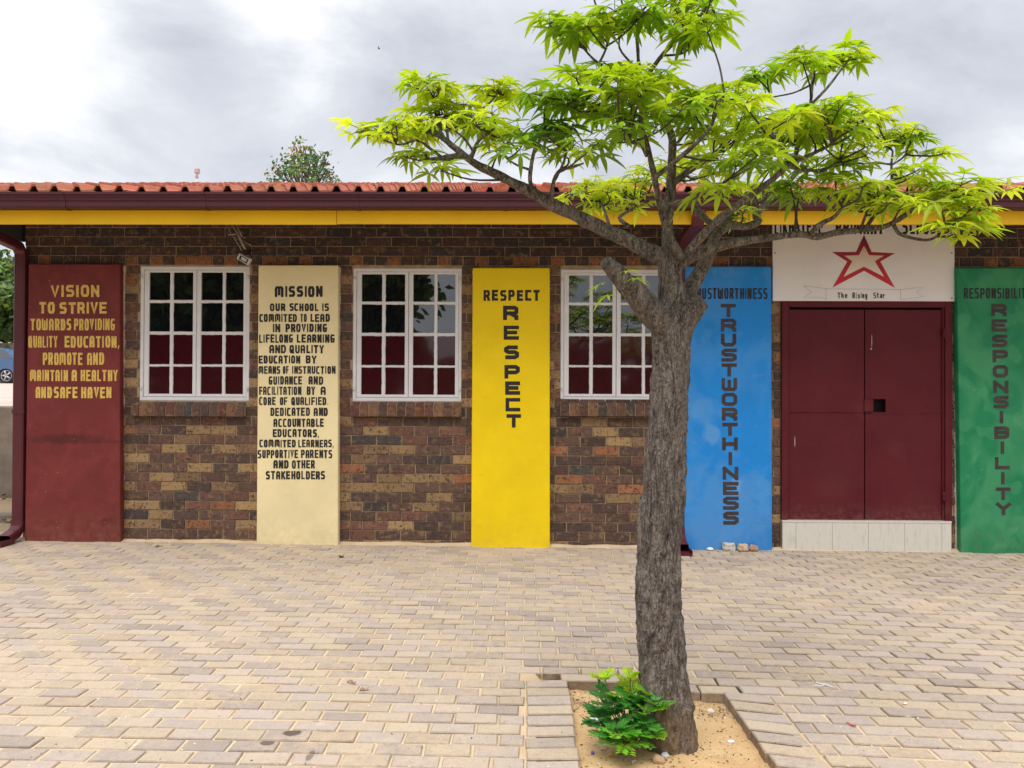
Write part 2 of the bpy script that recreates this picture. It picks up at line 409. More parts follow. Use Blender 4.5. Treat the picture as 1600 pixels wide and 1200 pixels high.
PLAB = dict(vision='maroon pilaster lettered VISION in gold', mission='cream pilaster lettered MISSION', respect='bright yellow pilaster lettered RESPECT',
            trust='blue pilaster lettered TRUSTWORTHINESS', respons='green pilaster lettered RESPONSIBILITY')
pil = {}
for k, (a, b, t, btm) in PIL.items():
    lean = {'vision': (4, -2, 0, 1), 'mission': (1.5, -1.5, 1, 1), 'respect': (1.5, -1, .5, 1), 'trust': (0, -2, -1.5, 0), 'respons': (-4, 3, 0, 0)}[k]
    c = [W(a + lean[0], t, PP), W(a + lean[1], btm, PP), W(b + lean[3], btm, PP), W(b + lean[2], t, PP)]
    for i in (1, 2): c[i].z -= .06
    mb = MB(); mb.prism([c[1], c[2], c[3], c[0]], -PP + .004)
    pil[k] = mb.build('pilaster', M_p[k], bld, bevel=.012, label=PLAB[k])
# ragged pale mortar line where each pilaster meets the brick
M_pale = simple('pale_mortar', (.50, .45, .38, 1), .9, .25, 20)
for k, (a, b, t, btm) in PIL.items():
    for side, px in ((-1, a), (1, b)):
        c0 = W(px, 630, PP).x + (.002 if side < 0 else 0); z0 = gz(c0) - .01; z1 = W(px, t, PP).z - .01; mb = MB(); prev = None; n = int((z1 - z0) / .018)
        for i in range(n + 1):
            z = z0 + (z1 - z0) * i / n; q = noise.noise((c0 * 7, side, z * 9)) * .008 + noise.noise((c0 * 7, side + 5, z * 40)) * .007
            w = max(-.006, q + .001); y = -.006 + .003 * noise.noise((c0, z * 30, 4)); cur = [(c0 - side * .012, y, z), (c0 + side * w, y, z), (c0 + side * (w + .004), .012, z)]
            if side < 0: cur = cur[::-1]
            if prev: mb.face([prev[0], prev[1], cur[1], cur[0]]); mb.face([prev[1], prev[2], cur[2], cur[1]])
            prev = cur
        mb.build('mortar_edge', M_pale, bld)

CC = .2
_O = [(CC, 1), (1 - CC, 1), (1, 1 - CC), (1, CC), (1 - CC, 0), (CC, 0), (0, CC), (0, 1 - CC), 'c']
GL = {
 'A': [[(0, 0), (0, .82), (.22, 1), (.78, 1), (1, .82), (1, 0)], [(0, .42), (1, .42)]],
 'B': [[(0, 0), (0, 1), (.8, 1), (1, .86), (1, .66), (.8, .53), (1, .4), (1, .14), (.8, 0), (0, 0), 'c'], [(0, .53), (.8, .53)]],
 'C': [[(.9, 1), (.2, 1), (0, .8), (0, .2), (.2, 0), (.9, 0)]],
 'D': [[(0, 0), (0, 1), (.7, 1), (1, .78), (1, .22), (.7, 0), 'c']],
 'E': [[(1, 1), (0, 1), (0, 0), (1, 0)], [(0, .52), (.85, .52)]], 'F': [[(1, 1), (0, 1), (0, 0)], [(0, .5), (.85, .5)]],
 'G': [[(.9, 1), (.2, 1), (0, .8), (0, .2), (.2, 0), (.8, 0), (1, .18), (1, .46), (.7, .46)]],
 'H': [[(0, 0), (0, 1)], [(1, 0), (1, 1)], [(0, .5), (1, .5)]], 'I': [[(.5, 0), (.5, 1)]],
 'K': [[(0, 0), (0, 1)], [(1, 1), (.05, .45)], [(.35, .6), (1, 0)]], 'L': [[(0, 1), (0, 0), (1, 0)]],
 'M': [[(0, 0), (0, .85), (.12, 1), (.88, 1), (1, .85), (1, 0)], [(.5, 1), (.5, .2)]],
 'N': [[(0, 0), (0, 1)], [(0, 1), (1, 0)], [(1, 0), (1, 1)]], 'O': [_O],
 'P': [[(0, 0), (0, 1), (.8, 1), (1, .86), (1, .58), (.8, .44), (0, .44)]], 'Q': [_O, [(.5, .32), (1.05, -.04)]],
 'R': [[(0, 0), (0, 1), (.84, 1), (1, .88), (1, .58), (.84, .46), (0, .46)], [(.5, .44), (1, .14), (1, 0)]],
 'S': [[(.9, 1), (.2, 1), (0, .86), (0, .66), (.2, .52), (.8, .52), (1, .38), (1, .15), (.8, 0), (.1, 0)]],
 '$': [[(1, 1), (.2, 1), (0, .86), (0, .66), (.2, .53), (.8, .53), (1, .38), (1, .15), (.8, 0), (0, 0)]],
 '[': [[(1, 1), (0, 1), (0, 0), (1, 0)]],
 'T': [[(0, 1), (1, 1)], [(.5, 1), (.5, 0)]], 'U': [[(0, 1), (0, .2), (.2, 0), (.8, 0), (1, .2), (1, 1)]],
 'V': [[(0, 1), (.5, 0), (1, 1)]], 'W': [[(0, 1), (0, .15), (.12, 0), (.88, 0), (1, .15), (1, 1)], [(.5, 0), (.5, .8)]],
 'Y': [[(0, 1), (.5, .48), (1, 1)], [(.5, .5), (.5, 0)]], ',': [[(.6, .1), (.2, -.14)]], '.': [[(.5, .1), (.5, 0)]],
 'h': [[(0, 0), (0, 1)], [(0, .5), (.3, .65), (.8, .65), (1, .5), (1, 0)]],
 'e': [[(0, .33), (1, .33), (1, .5), (.8, .65), (.2, .65), (0, .5), (0, .15), (.2, 0), (1, .02)]],
 'i': [[(.5, 0), (.5, .62)], [(.5, .8), (.5, .95)]],
 's': [[(1, .62), (.2, .65), (0, .5), (.2, .35), (.8, .33), (1, .17), (.8, 0), (0, .02)]],
 'n': [[(0, 0), (0, .65)], [(0, .5), (.3, .65), (.8, .65), (1, .5), (1, 0)]],
 'g': [[(1, .65), (.2, .65), (0, .5), (0, .15), (.2, 0), (1, .05)], [(1, .65), (1, -.2), (.8, -.35), (.1, -.33)]],
 't': [[(.45, .95), (.45, .1), (.95, 0)], [(0, .65), (.95, .65)]],
 'a': [[(.1, .65), (.8, .65), (1, .5), (1, 0)], [(1, .02), (.2, 0), (0, .18), (.2, .36), (1, .38)]],
 'r': [[(0, 0), (0, .65)], [(0, .48), (.4, .65), (1, .62)]]}
WID = {'I': .38, ',': .4, '.': .35, 'M': 1.35, 'W': 1.3, 'i': .4, 't': .8, 'r': .8, 'L': .85}
def strokes(mb, poly, t, plane, dpt):
    closed = poly[-1] == 'c'; P = [Vector(p) for p in poly if p != 'c']
    if closed and (P[0] - P[-1]).length < 1e-6: P.pop()
    n = len(P); Lf, Rt = [], []
    for i in range(n):
        a = P[i - 1] if (i > 0 or closed) else None; b = P[(i + 1) % n] if (i < n - 1 or closed) else None
        d1 = (P[i] - a).normalized() if a is not None else None; d2 = (b - P[i]).normalized() if b is not None else None
        if d1 is None: d1 = d2
        if d2 is None: d2 = d1
        n1 = Vector((-d1.y, d1.x)); n2 = Vector((-d2.y, d2.x)); m = (n1 + n2)
        if m.length < .2: m = n1
        m.normalize(); k = min(1 / max(m.dot(n1), .35), 1.6) * t / 2
        Lf.append(P[i] + m * k); Rt.append(P[i] - m * k)
    rng = range(n) if closed else range(n - 1)
    for i in rng:
        j = (i + 1) % n
        mb.face([W(q.x, q.y, plane - dpt - .00012 * i) for q in (Lf[i], Lf[j], Rt[j], Rt[i])])
def word(mb, txt, x0, x1, y0, y1, t, plane, tracking=.32, skew=0.0):
    h = y1 - y0; ws = [WID.get(c, .8 if c.islower() else 1.0) for c in txt]; n = len(txt)
    unit = (x1 - x0) / (sum(ws) + tracking * (n - 1)); x = x0
    for c, w in zip(txt, ws):
        cw = w * unit; jx, jy = rnd.uniform(-.3, .3), rnd.uniform(-.3, .3)
        th = min(t, cw * (.26 if c in 'MW' else .38) + .3) * rnd.uniform(.94, 1.06)
        ht = (min(t, cw * .8) if c == 'I' else th) / 2
        for k, poly in enumerate(GL[c]):
            q = []
            for p in poly:
                if p == 'c': q.append('c'); continue
                u, v = p
                if c in 'I.,i': X = x + cw / 2 + (u - .5) * cw
                else: X = x + th / 2 + u * (cw - th)
                Y = y1 - ht - v * (h - 2 * ht)
                q.append((X + jx, Y + jy))
            if q[-1] != 'c':                                    # square brush ends
                for e0, e1 in ((0, 1), (-1, -2)):
                    a_, b_ = Vector(q[e0]), Vector(q[e1]); d_ = (a_ - b_)
                    if d_.length > 1e-6: a_ = a_ + d_.normalized() * ht * .95; q[e0] = (a_.x, a_.y)
            strokes(mb, q, th if c not in 'I' else min(t, cw * .8), plane, .0012 + .0015 * k)
        x += cw + tracking * unit
def lettering(lines, t, mat, parent, plane, bold=None, tracking=.32):
    mb = MB()
    for ln in lines:
        y0, y1 = ln[0], ln[1]
        for (txt, x0, x1) in ln[2:]: word(mb, txt, x0, x1, y0, y1, (bold if bold and ln is lines[0] else t), plane, tracking)
    return mb.build('lettering', mat, parent)
lettering([(445.5, 464, ('VISION', 79.5, 155)), (472, 490, ('TO', 61, 85.5), ('STRIVE', 93, 167)), (498, 516, ('TOWARDS', 47.5, 111), ('PROVIDING', 115.5, 179.5)),
 (525, 543, ('QUALITY', 44.5, 90), ('EDUCATION,', 101, 187)), (551, 570, ('PROMOTE', 67, 129), ('AND', 136, 162.5)), (578, 595.5, ('MAINTAIN', 47, 106), ('A', 112, 120.5), ('HEALTHY', 126, 184)),
 (604.5, 622, ('AND', 55.5, 81), ('SAFE', 84, 121), ('HAVEN', 127, 174))], 3.9, M_gold, pil['vision'], PP, tracking=.22)
lettering([(447, 464, ('MISSION', 429.5, 504)), (474, 486, ('OUR', 422, 446), ('SCHOOL', 452, 497.5), ('IS', 503, 514)), (490.5, 503, ('COMMITED', 405, 464), ('TO', 469, 479), ('LEAD', 485, 515.5)),
 (506, 519, ('IN', 426, 438), ('PROVIDING', 446, 511)), (522.5, 535.5, ('LIFELONG', 405, 457.5), ('LEARNING', 464, 523)), (539, 552, ('AND', 420.5, 447), ('QUALITY', 452.5, 506)),
 (555.5, 568, ('EDUCATION', 404, 469), ('BY', 478, 494.5)), (572, 584, ('MEANS', 404, 438), ('OF', 442, 451), ('INSTRUCTION', 456, 524)), (588, 601, ('GUIDANCE', 420, 472), ('AND', 482, 505)),
 (604, 617, ('FACILITATION', 404.5, 471), ('BY', 479, 492.5), ('A', 501, 509)), (620.5, 633, ('CORE', 405, 430.5), ('OF', 437, 449), ('QUALIFIED.', 455, 513)), (637, 650, ('DEDICATED', 422.5, 484), ('AND', 490, 512.5)),
 (654, 667, ('ACCOUNTABLE', 427, 506)), (670.5, 683, ('EDUCATORS,', 426, 499)), (687, 699, ('COMMITED', 405, 462), ('LEARNERS,', 466, 522)), (703, 716, ('SUPPORTIVE', 402.8, 466), ('PARENTS', 470, 519)),
 (719, 732, ('AND', 427, 451), ('OTHER', 456, 492)), (736, 749, ('STAKEHOLDERS', 415.5, 508))], 2.9, M_black, pil['mission'], PP, bold=4.2, tracking=.20)
vert = [(478, 500.5, ('R', 786, 810)), (509, 531, ('E', 787, 811)), (539.5, 561, ('S', 787.5, 811)), (570, 591.5, ('P', 788, 812)), (596, 617, ('E', 789.5, 813)), (622, 643, ('[', 790, 813)), (647, 668, ('T', 791, 814))]
lettering(vert, 5.9, M_black, pil['respect'], PP)
lettering([(453, 470, ('RESPE[T', 755.5, 843))], 3.9, M_black, pil['respect'], PP)
vert = [(475 + 23.15 * i, 495.5 + 23.15 * i, (c, 1126 + .29 * i, 1150 + .33 * i) if c != 'I' else ('I', 1131 + .3 * i, 1145 + .3 * i)) for i, c in enumerate('TRU$TWORTHINE$$')]
lettering(vert, 5.6, M_fadeblack, pil['trust'], PP)
lettering([(450, 467, ('TRUSTWORTHINESS', 1081, 1199))], 2.7, M_black, pil['trust'], PP, tracking=.25)
vert = [(475 + 23.87 * i, 494.5 + 23.87 * i, (c, 1549 + .58 * i, 1573 + .54 * i) if c != 'I' else ('I', 1553 + .56 * i, 1569 + .56 * i)) for i, c in enumerate('RE$PON$IBILITY')]
lettering(vert, 5.6, M_fadeblack, pil['respons'], PP)
lettering([(450, 466.5, ('RESPONSIBILITY', 1505.5, 1612))], 2.7, M_black, pil['respons'], PP, tracking=.25)

# --- eaves: fascia, gutter, roof
ZG_T = W(640, 300.5, -.72 - DY).z; ZG_B = W(640, 325, -.70 - DY).z
mb = MB(); xj = W(526, 335, -OH).x; xv = -6.4
mb.box(xv, xj - .002, -.603 - DY, -.575 - DY, ZF_B - .003, ZF_B + .26); mb.box(xj + .002, XR + .5, -.6 - DY, -.575 - DY, ZF_B + .002, ZF_B + .26)
mb.build('fascia_board', M_fascia, bld)
mb = MB(); prof = [(-.606, ZG_B), (-.70, ZG_B), (-.708, ZG_B + .012), (-.708, ZG_B + .052), (-.718, ZG_B + .06), (-.718, ZG_B + .075), (-.728, ZG_B + .085), (-.728, ZG_T - .022), (-.736, ZG_T - .02), (-.736, ZG_T), (-.722, ZG_T), (-.718, ZG_T - .03), (-.69, ZG_B + .02), (-.612, ZG_B + .02), (-.608, ZG_T)]
prof = [(p[0] - DY, p[1]) for p in prof]
def extrude_x(mb, prof, x0, x1):
    for k in range(len(prof) - 1):
        a, b = prof[k], prof[k + 1]
        mb.face([(x0, a[0], a[1]), (x1, a[0], a[1]), (x1, b[0], b[1]), (x0, b[0], b[1])])
extrude_x(mb, prof, xv, XR + .5)
for px in (96, 316, 556, 790, 1010, 1300):
    xc = W(px, 310, -.73 - DY).x; pr = [(p[0] - .004, p[1] - (.004 if i < 2 else 0)) for i, p in enumerate(prof[:10])]
    extrude_x(mb, pr, xc - .02, xc + .02)
    for xe in (xc - .02, xc + .02):
        for i in range(9): mb.face([(xe, prof[i][0], prof[i][1]), (xe, prof[i + 1][0], prof[i + 1][1]), (xe, pr[i + 1][0], pr[i + 1][1]), (xe, pr[i][0], pr[i][1])])
mb.build('gutter', M_gutter, bld)
# roof tiles
def mk_tile():
    t = NT('terracotta_roof_tile'); c = t.attr('Col'); f = t.noise(9, 5, .6); f2 = t.noise(60, 3)
    c = t.mix(t.ramp(f, .5, .75, 0, .45), c, (.16, .075, .05, 1)); c = t.mix(t.ramp(f2, .5, .8, 0, .3), c, (.5, .2, .13, 1))
    t.base(c); t.rough(.8); t.bump(f2, .3, .004); return t.m
M_tile = mk_tile()
ZE = W(640, 302, -.64 - DY).z - .004; YE = -.655 - DY
roof = MB(); PW = .176; TL = .33
prof = [(0, 0), (.085, 0), (.100, .012), (.117, .05), (.146, .05), (.163, .012), (PW, 0)]
ncol = int((XR + .5 - xv) / PW); ncou = int((RIDGE_Y - YE) / (TL * math.cos(math.atan(SLOPE)))) + 1
TLy = (RIDGE_Y - YE) / ncou
for c in range(ncou):
    ya = YE + c * TLy; yb = ya + TLy + (.02 if c < ncou - 1 else 0)
    za = ZE + (ya - YE) * SLOPE + .022; zb = ZE + (yb - YE) * SLOPE
    for i in range(ncol):
        x0 = xv + i * PW; k = rnd.uniform(.82, 1.12); col = (.50 * k, .165 * k * rnd.uniform(.9, 1.15), .092 * k); jz = rnd.uniform(-.004, .004); jy = rnd.uniform(-.012, .006)
        for a, b in zip(prof, prof[1:]):
            A = (x0 + a[0], ya + jy, za + a[1] + jz); B = (x0 + b[0], ya + jy, za + b[1] + jz); C = (x0 + b[0], yb, zb + b[1]); D = (x0 + a[0], yb, zb + a[1])
            roof.face([A, B, C, D], col)
            roof.face([(A[0], A[1] + .004, A[2] - .017), (B[0], B[1] + .004, B[2] - .017), B, A], col)
rf = roof.build('roof', M_tile, bld)
mb = MB(); zr = ZE + (RIDGE_Y - YE) * SLOPE
mb.face([(xv, YE + .03, ZE - .012), (XR + .5, YE + .03, ZE - .012), (XR + .5, RIDGE_Y, zr - .03), (xv, RIDGE_Y, zr - .03)])
mb.face([(xv, RIDGE_Y, zr - .03), (XR + .5, RIDGE_Y, zr - .03), (XR + .5, 7.4, zr - .03 - 4 * SLOPE), (xv, 7.4, zr - .03 - 4 * SLOPE)])
mb.build('roof_deck', M_timber, rf)
mb = MB()
for i in range(int((XR + .5 - xv) / .4)):
    x0 = xv + i * .4; k = rnd.uniform(.85, 1.1); col = (.45 * k, .13 * k, .07 * k); j = rnd.uniform(-.006, .006)
    for s in range(6):
        a0, a1 = math.pi * s / 6, math.pi * (s + 1) / 6
        mb.face([(x0, RIDGE_Y - .11 * math.cos(a0), zr - .02 + j + .075 * math.sin(a0)), (x0 + .41, RIDGE_Y - .10 * math.cos(a0), zr - .025 + j + .068 * math.sin(a0)),
                 (x0 + .41, RIDGE_Y - .10 * math.cos(a1), zr - .025 + j + .068 * math.sin(a1)), (x0, RIDGE_Y - .11 * math.cos(a1), zr - .02 + j + .075 * math.sin(a1))], col, True)
mb.build('ridge_tile', M_tile, rf)
# timber end under the gable overhang
c0, c1 = W(-400, 346), W(33, 376)
mb = MB(); mb.box(xv + .2, c1.x, .004, .07, c1.z, c1.z + .22); mb.build('roof_timber', M_timber, bld)
for yy in (1.6, 3.2): mb = MB(); mb.box(xv + .2, XL, yy, yy + .07, ZE + (yy - YE) * SLOPE - .2, ZE + (yy - YE) * SLOPE - .05); mb.build('roof_timber', M_timber, bld)

# --- downpipes
def sq_pipe(mb, pts, w, d):
    pts = [Vector(p) for p in pts]; rings = []
    for i, p in enumerate(pts):
        t = (pts[min(i + 1, len(pts) - 1)] - pts[max(i - 1, 0)]).normalized()
        u = Vector((1, 0, 0)); v = u.cross(t).normalized(); c = .012
        r = []
        for a, b in ((-1, -1), (1, -1), (1, 1), (-1, 1)):
            q = p + u * a * w / 2 + v * b * d / 2
            o1 = p + u * a * (w / 2 - c) + v * b * d / 2; o2 = p + u * a * w / 2 + v * b * (d / 2 - c)
            r += [o2, o1] if a * b > 0 else [o1, o2]
        rings.append(r)
    for r0, r1 in zip(rings, rings[1:]):
        n = len(r0)
        for k in range(n): mb.face([r0[k], r0[(k + 1) % n], r1[(k + 1) % n], r1[k]])
    return rings
def downpipe(px, toe):
    x = W(px, 600, -.06).x; g = gz(x); zt = W(px, 392, -.06).z
    mb = MB(); y = -.055
    sq_pipe(mb, [(x, -.655 - DY, ZG_B + .03), (x, -.655 - DY, ZG_B - .05), (x, -.61 - DY, ZG_B - .085), (x, y - .05, zt + .03), (x, y, zt - .03), (x, y, g + .16)], .1, .075)
    zc = W(px, 643, -.06).z; sq_pipe(mb, [(x, y, zc + .02), (x, y, zc - .02)], .112, .087)
    p = mb.build('downpipe', M_gutter if False else M_maroon, bld)
    mb = MB(); rings = sq_pipe(mb, [(x, y, g + .18), (x, y - .012, g + .12), (x, y - .07, g + .075), (x, y - .2, g + .04), (x, y - .30, g + .026)][:4], .108, .082)
    # open channel lip of the shoe
    for sx in (-1, 1):
        mb.prism([(x + sx * .056 - .003, y - .34, g + .008), (x + sx * .056 + .003, y - .34, g + .008), (x + sx * .056 + .003, y - .34, g + .05), (x + sx * .056 - .003, y - .34, g + .05)], .2)
    mb.prism([(x - .053, y - .34, g + .008), (x + .053, y - .34, g + .008), (x + .053, y - .34, g + .014), (x - .053, y - .34, g + .014)], .2)
    mb.build('pipe_shoe', M_maroon, p)
downpipe(31, 0); downpipe(1060.5, 0)
# --- door, frame and tiled step
def mk_door():
    t = NT('maroon_door_enamel'); f = t.noise(2.5, 5); f2 = t.noise(18, 5, .65)
    c = t.mix(t.ramp(f, .3, .7), (.090, .0105, .0155, 1), (.112, .0145, .020, 1)); c = t.mix(t.ramp(f2, .55, .8, 0, .3), c, (.13, .045, .045, 1)); ch = t.noise(75, 2); c = t.mix(t.ramp(ch, .73, .76, 0, .7), c, (.05, .02, .018, 1))
    for px, py, rad, sx, sz in ((1242, 690, .03, 7, .55), (1363, 533, .035, 9, .5), (1362, 545, .01, 1, 1)):
        p = W(px, py, -.005); d = t.near((p.x, p.y, p.z), rad, sx, .2, sz, .15, 60); c = t.mix(t.ramp(d, .7, 1.0, .8, 0), c, (.5, .42, .4, 1))
    for px, py, rad, k in ((1300, 760, .22, .12), (1400, 700, .1, .14), (1440, 790, .2, .1), (1350, 640, .1, .14), (1290, 560, .2, .07)):
        p = W(px, py, -.005); d = t.near((p.x, p.y, p.z), rad, 1, .2, 1, .4, 12); c = t.mix(t.ramp(d, .2, 1.1, k, 0), c, (.16, .06, .055, 1))
    sp = t.n('ShaderNodeSeparateXYZ'); t.l(t.tc.outputs['Object'], sp.inputs[0]); zb = W(1350, 815, 0).z
    c = t.mix(t.math('MULTIPLY', t.ramp(sp.outputs[2], zb, zb + .18, 1, 0), t.ramp(f2, .4, .7, 0, .35)), c, (.22, .15, .11, 1))
    t.base(c); t.rough(t.ramp(f2, .3, .7, .4, .6)); t.spec(.16); t.bump(t.noise(3, 2), .25, .02, t.bump(f2, .06, .004)); return t.m
M_door = mk_door()
x0, x1, z0, z1 = rectW(*DOOR)
mb = MB()
fw = .06
mb.cbox(x0, x0 + fw, -.03, .1, z0, z1, .004); mb.cbox(x1 - fw, x1, -.03, .1, z0, z1, .004); mb.cbox(x0 + fw, x1 - fw, -.03, .1, z1 - .055, z1, .004)
mb.cbox(x0 + fw, x0 + fw + .016, -.012, .1, z0, z1 - .055, .003); mb.cbox(x1 - fw - .016, x1 - fw, -.012, .1, z0, z1 - .055, .003)
door = mb.build('double_door', M_door, bld)
def dx(px): return W(px, 640, -.005).x
zs = W(1350, 645.5, 0).z; zt_ = W(1350, 484, 0).z
hx0, hx1, hz0, hz1 = dx(1364.5), dx(1385), W(1375, 644, 0).z, W(1375, 623.5, 0).z
leafs = ((dx(1231), dx(1350.5)), (dx(1352.5), dx(1472)))
for i, (a, b) in enumerate(leafs):
    mb = MB(); y = -.004 if i == 0 else .004
    if i == 0:
        mb.cbox(a, b, y, .03, z0 + .012, zs - .001, .003); mb.cbox(a, b, y + .002, .03, zs + .001, zt_, .003)
    else:
        mb.cbox(a, b, y, .03, z0 + .012, zs - .006, .003)
        yy = y + .002; V = lambda x, z, q=yy: (x, q, z); zl = zs - .005
        for (u0, u1, w0, w1) in ((a, hx0, zl, zt_), (hx1, b, zl, zt_), (hx0, hx1, hz1, zt_), (hx0, hx1, zl, hz0)): mb.face([V(u0, w0), V(u1, w0), V(u1, w1), V(u0, w1)])
        for (p, q) in (((a, zl), (b, zl)), ((b, zl), (b, zt_)), ((b, zt_), (a, zt_)), ((a, zt_), (a, zl)), ((hx0, hz0), (hx0, hz1)), ((hx0, hz1), (hx1, hz1)), ((hx1, hz1), (hx1, hz0)), ((hx1, hz0), (hx0, hz0))):
            mb.face([V(*p), V(*q), V(q[0], q[1], .03), V(p[0], p[1], .03)])
    lf = mb.build('door_leaf', M_door, door)
    hx = a - .008 if i == 0 else b + .008
    for zz in ((W(1230, 532, 0).z, W(1230, 760, 0).z) if i == 0 else (W(1230, 520, 0).z, W(1230, 775, 0).z)):
        mb = MB(); mb.tube([(hx, -.018, zz - .045), (hx, -.018, zz - .003), (hx, -.018, zz), (hx, -.018, zz + .003), (hx, -.018, zz + .045)], [.011, .011, .008, .011, .011], 10); mb.build('hinge', M_door, door)
mb = MB(); mb.cbox(dx(1350), dx(1364), -.018, .0, W(1357, 643, 0).z, W(1357, 624.5, 0).z, .003); mb.build('latch_plate', M_door, door)
mb = MB(); mb.box(x0 + fw, x1 - fw, .10, .12, z0, z1 - .05); mb.build('door_backing', M_timber, door)
sx0, sx1, _, sz1 = rectW(1222.5, 1487, 816, 857, -.05)
def mk_step():
    t = NT('cream_glazed_tile'); f = t.noise(10, 6, .65, stretch=(4, 4, .7), dist=.4)
    c = t.mix(t.ramp(f, .52, .75, 0, .5), (.64, .61, .54, 1), (.38, .34, .28, 1)); t.base(c); t.rough(.25); return t.m
M_step = mk_step()
js = [W(p, 835, -.05).x for p in (1222.5, 1243.8, 1300.7, 1357, 1413.6, 1471.9, 1487)]
mb = MB()
for a, b in zip(js, js[1:]): mb.cbox(a + .0012, b - .0012, -.05, -.02, gz(2.5) - .06, sz1 - .004, .002)
mb.box(sx0, sx1, -.053, .1, sz1 - .004, sz1 + .012)
st = mb.build('door_step', M_step, bld)
mb = MB(); mb.box(sx0 + .001, sx1 - .001, -.046, .1, gz(2.5) - .07, sz1 - .006); mb.build('step_core', M_mortar, st)
# ================================================================ SIGN BOARD
sx0, sx1, sz0, sz1 = rectW(1207.5, 1491.5, 330, 470.5, -.03)
sign = empty('school_sign', category='sign', label='white sign board with a red star above the maroon double door')
mb = MB(); mb.cbox(sx0, sx1, -.03, -.006, sz0, sz1, .002); board = mb.build('sign_board', M_sign, sign)
def mk_star(name, top, bot, zt, zb):
    t = NT(name); sp = t.n('ShaderNodeSeparateXYZ'); t.l(t.tc.outputs['Object'], sp.inputs[0])
    t.base(t.mix(t.ramp(sp.outputs[2], zb, zt), bot, top)); t.rough(.5); return t.m
def zpx(px, py): return (1180 + px / 3.81, 330 + py / 3.81)
star = [(648, 140), (693, 243), (832, 250), (745, 300), (832, 457), (648, 355), (460, 455), (548, 300), (457, 243), (600, 243)]
inn = [(648, 205), (678, 262), (767, 265), (712, 297), (767, 390), (648, 330), (527, 390), (578, 298), (530, 265), (617, 262)]
mb = MB(); SO = [W(*zpx(*p), -.0315) for p in star]; SI = [W(*zpx(*p), -.0315) for p in inn]
for k in range(10):
    j = (k + 1) % 10; mb.face([SO[k], SI[k], SI[j], SO[j]])
mb.build('star', mk_star('star_red_paint', (.13, .012, .03, 1), (.66, .008, .03, 1), SO[0].z, SO[4].z), board)
mb = MB(); mb.face([p + Vector((0, -.0003, 0)) for p in SI[::-1]]); mb.build('star_centre', mk_star('star_tan_paint', (.64, .46, .28, 1), (.86, .80, .70, 1), SI[0].z, SI[4].z), board)
mb = MB()
for ln in ([(287, 443), (430, 462), (865, 466), (1000, 452), (962, 480), (1000, 508), (868, 528)], [(287, 443), (335, 480), (290, 510), (420, 518)], [(422, 462), (422, 528)], [(866, 466), (866, 528)]):
    strokes(mb, [zpx(*p) for p in ln], .7, -.03, .0012)
mb.build('ribbon_outline', simple('pencil_grey', (.45, .42, .4, 1), .7, .2, 20), board)
ml = MB()
for (txt, a, b) in (('The', 1308.6, 1324), ('Rising', 1332, 1355), ('Star', 1364.5, 1382.6)): word(ml, txt, a, b, 457, 466, 1.5, -.03)
for (txt, a, b) in (('LIKHAYELE', 1210, 1286), ('PRIMARY', 1306, 1381), ('SCHOOL', 1410, 1472)): word(ml, txt, a, b, 343, 366, 4.0, -.03, .25)
ml.build('lettering', M_black, board)
for px, py in ((1211, 395.5), (1487, 395.5), (1487, 466)):
    p = W(px, py, -.03); mb = MB(); mb.tube([(p.x, -.034, p.z), (p.x, -.028, p.z)], .006, 8); mb.build('screw', M_timber, sign)

# ================================================================ FLOODLIGHT
fl = empty('floodlight', category='floodlight', label='small tilted floodlight hanging on a tangle of conduit under the eave')
M_grey = simple('grey_conduit', (.30, .25, .22, 1), .6, .25, 20); M_alu = simple('white_housing', (.62, .6, .58, 1), .4, .1, 10)
mb = MB()
for pts, r in (([(361, 347), (372, 366), (383, 390)], .011), ([(366, 345), (378, 370)], .007), ([(351, 347), (360, 362), (378, 392)], .0045), ([(355, 361), (357, 367), (364, 366), (368, 366)], .007), ([(374, 369), (383, 372)], .005), ([(374, 370), (386, 380), (392, 383)], .006)):
    mb.tube([W(p[0], p[1], -.12 - .03 * i) for i, p in enumerate(pts)], r, 8)
mb.build('conduit', M_grey, fl)
mb = MB(); mb.tube([W(381, 391, -.19), W(386, 398, -.18)], .012, 8); mb.tube([W(389, 390, -.16), W(392, 401, -.16)], .006, 8); mb.tube([W(392, 392, -.0), W(388, 395, -.16)], .008, 8); mb.build('bracket', M_timber, fl)
q = [W(*p, -.2) for p in ((370, 404.5), (373.5, 396), (391.5, 404.8), (387, 414.5))]
q2 = [W(*p, -.206) for p in ((373, 403), (375, 399), (388.5, 405.5), (386, 410))]
mb = MB(); ctr = sum(q, Vector()) / 4; qi = [ctr + (p - ctr) * .76 for p in q]
for k in range(4):
    j = (k + 1) % 4; mb.face([q[k], q[j], qi[j], qi[k]]); b0, b1 = q[k] + Vector((0, .05, .01)), q[j] + Vector((0, .05, .01)); mb.face([q[k], b0, b1, q[j]])
    mb.face([qi[k], qi[j], qi[j] + Vector((0, .012, 0)), qi[k] + Vector((0, .012, 0))])
mb.build('housing', M_alu, fl)
mb = MB(); mb.face([p + Vector((0, .012, 0)) for p in qi]); rfl = mb.build('reflector', M_timber, fl)
mb = MB(); ql = [ctr + (p - ctr) * .5 + Vector((0, .008, 0)) for p in q]; mb.face(ql); mb.build('lens', simple('pale_lens', (.6, .6, .52, 1), .15, .3, 30), fl)

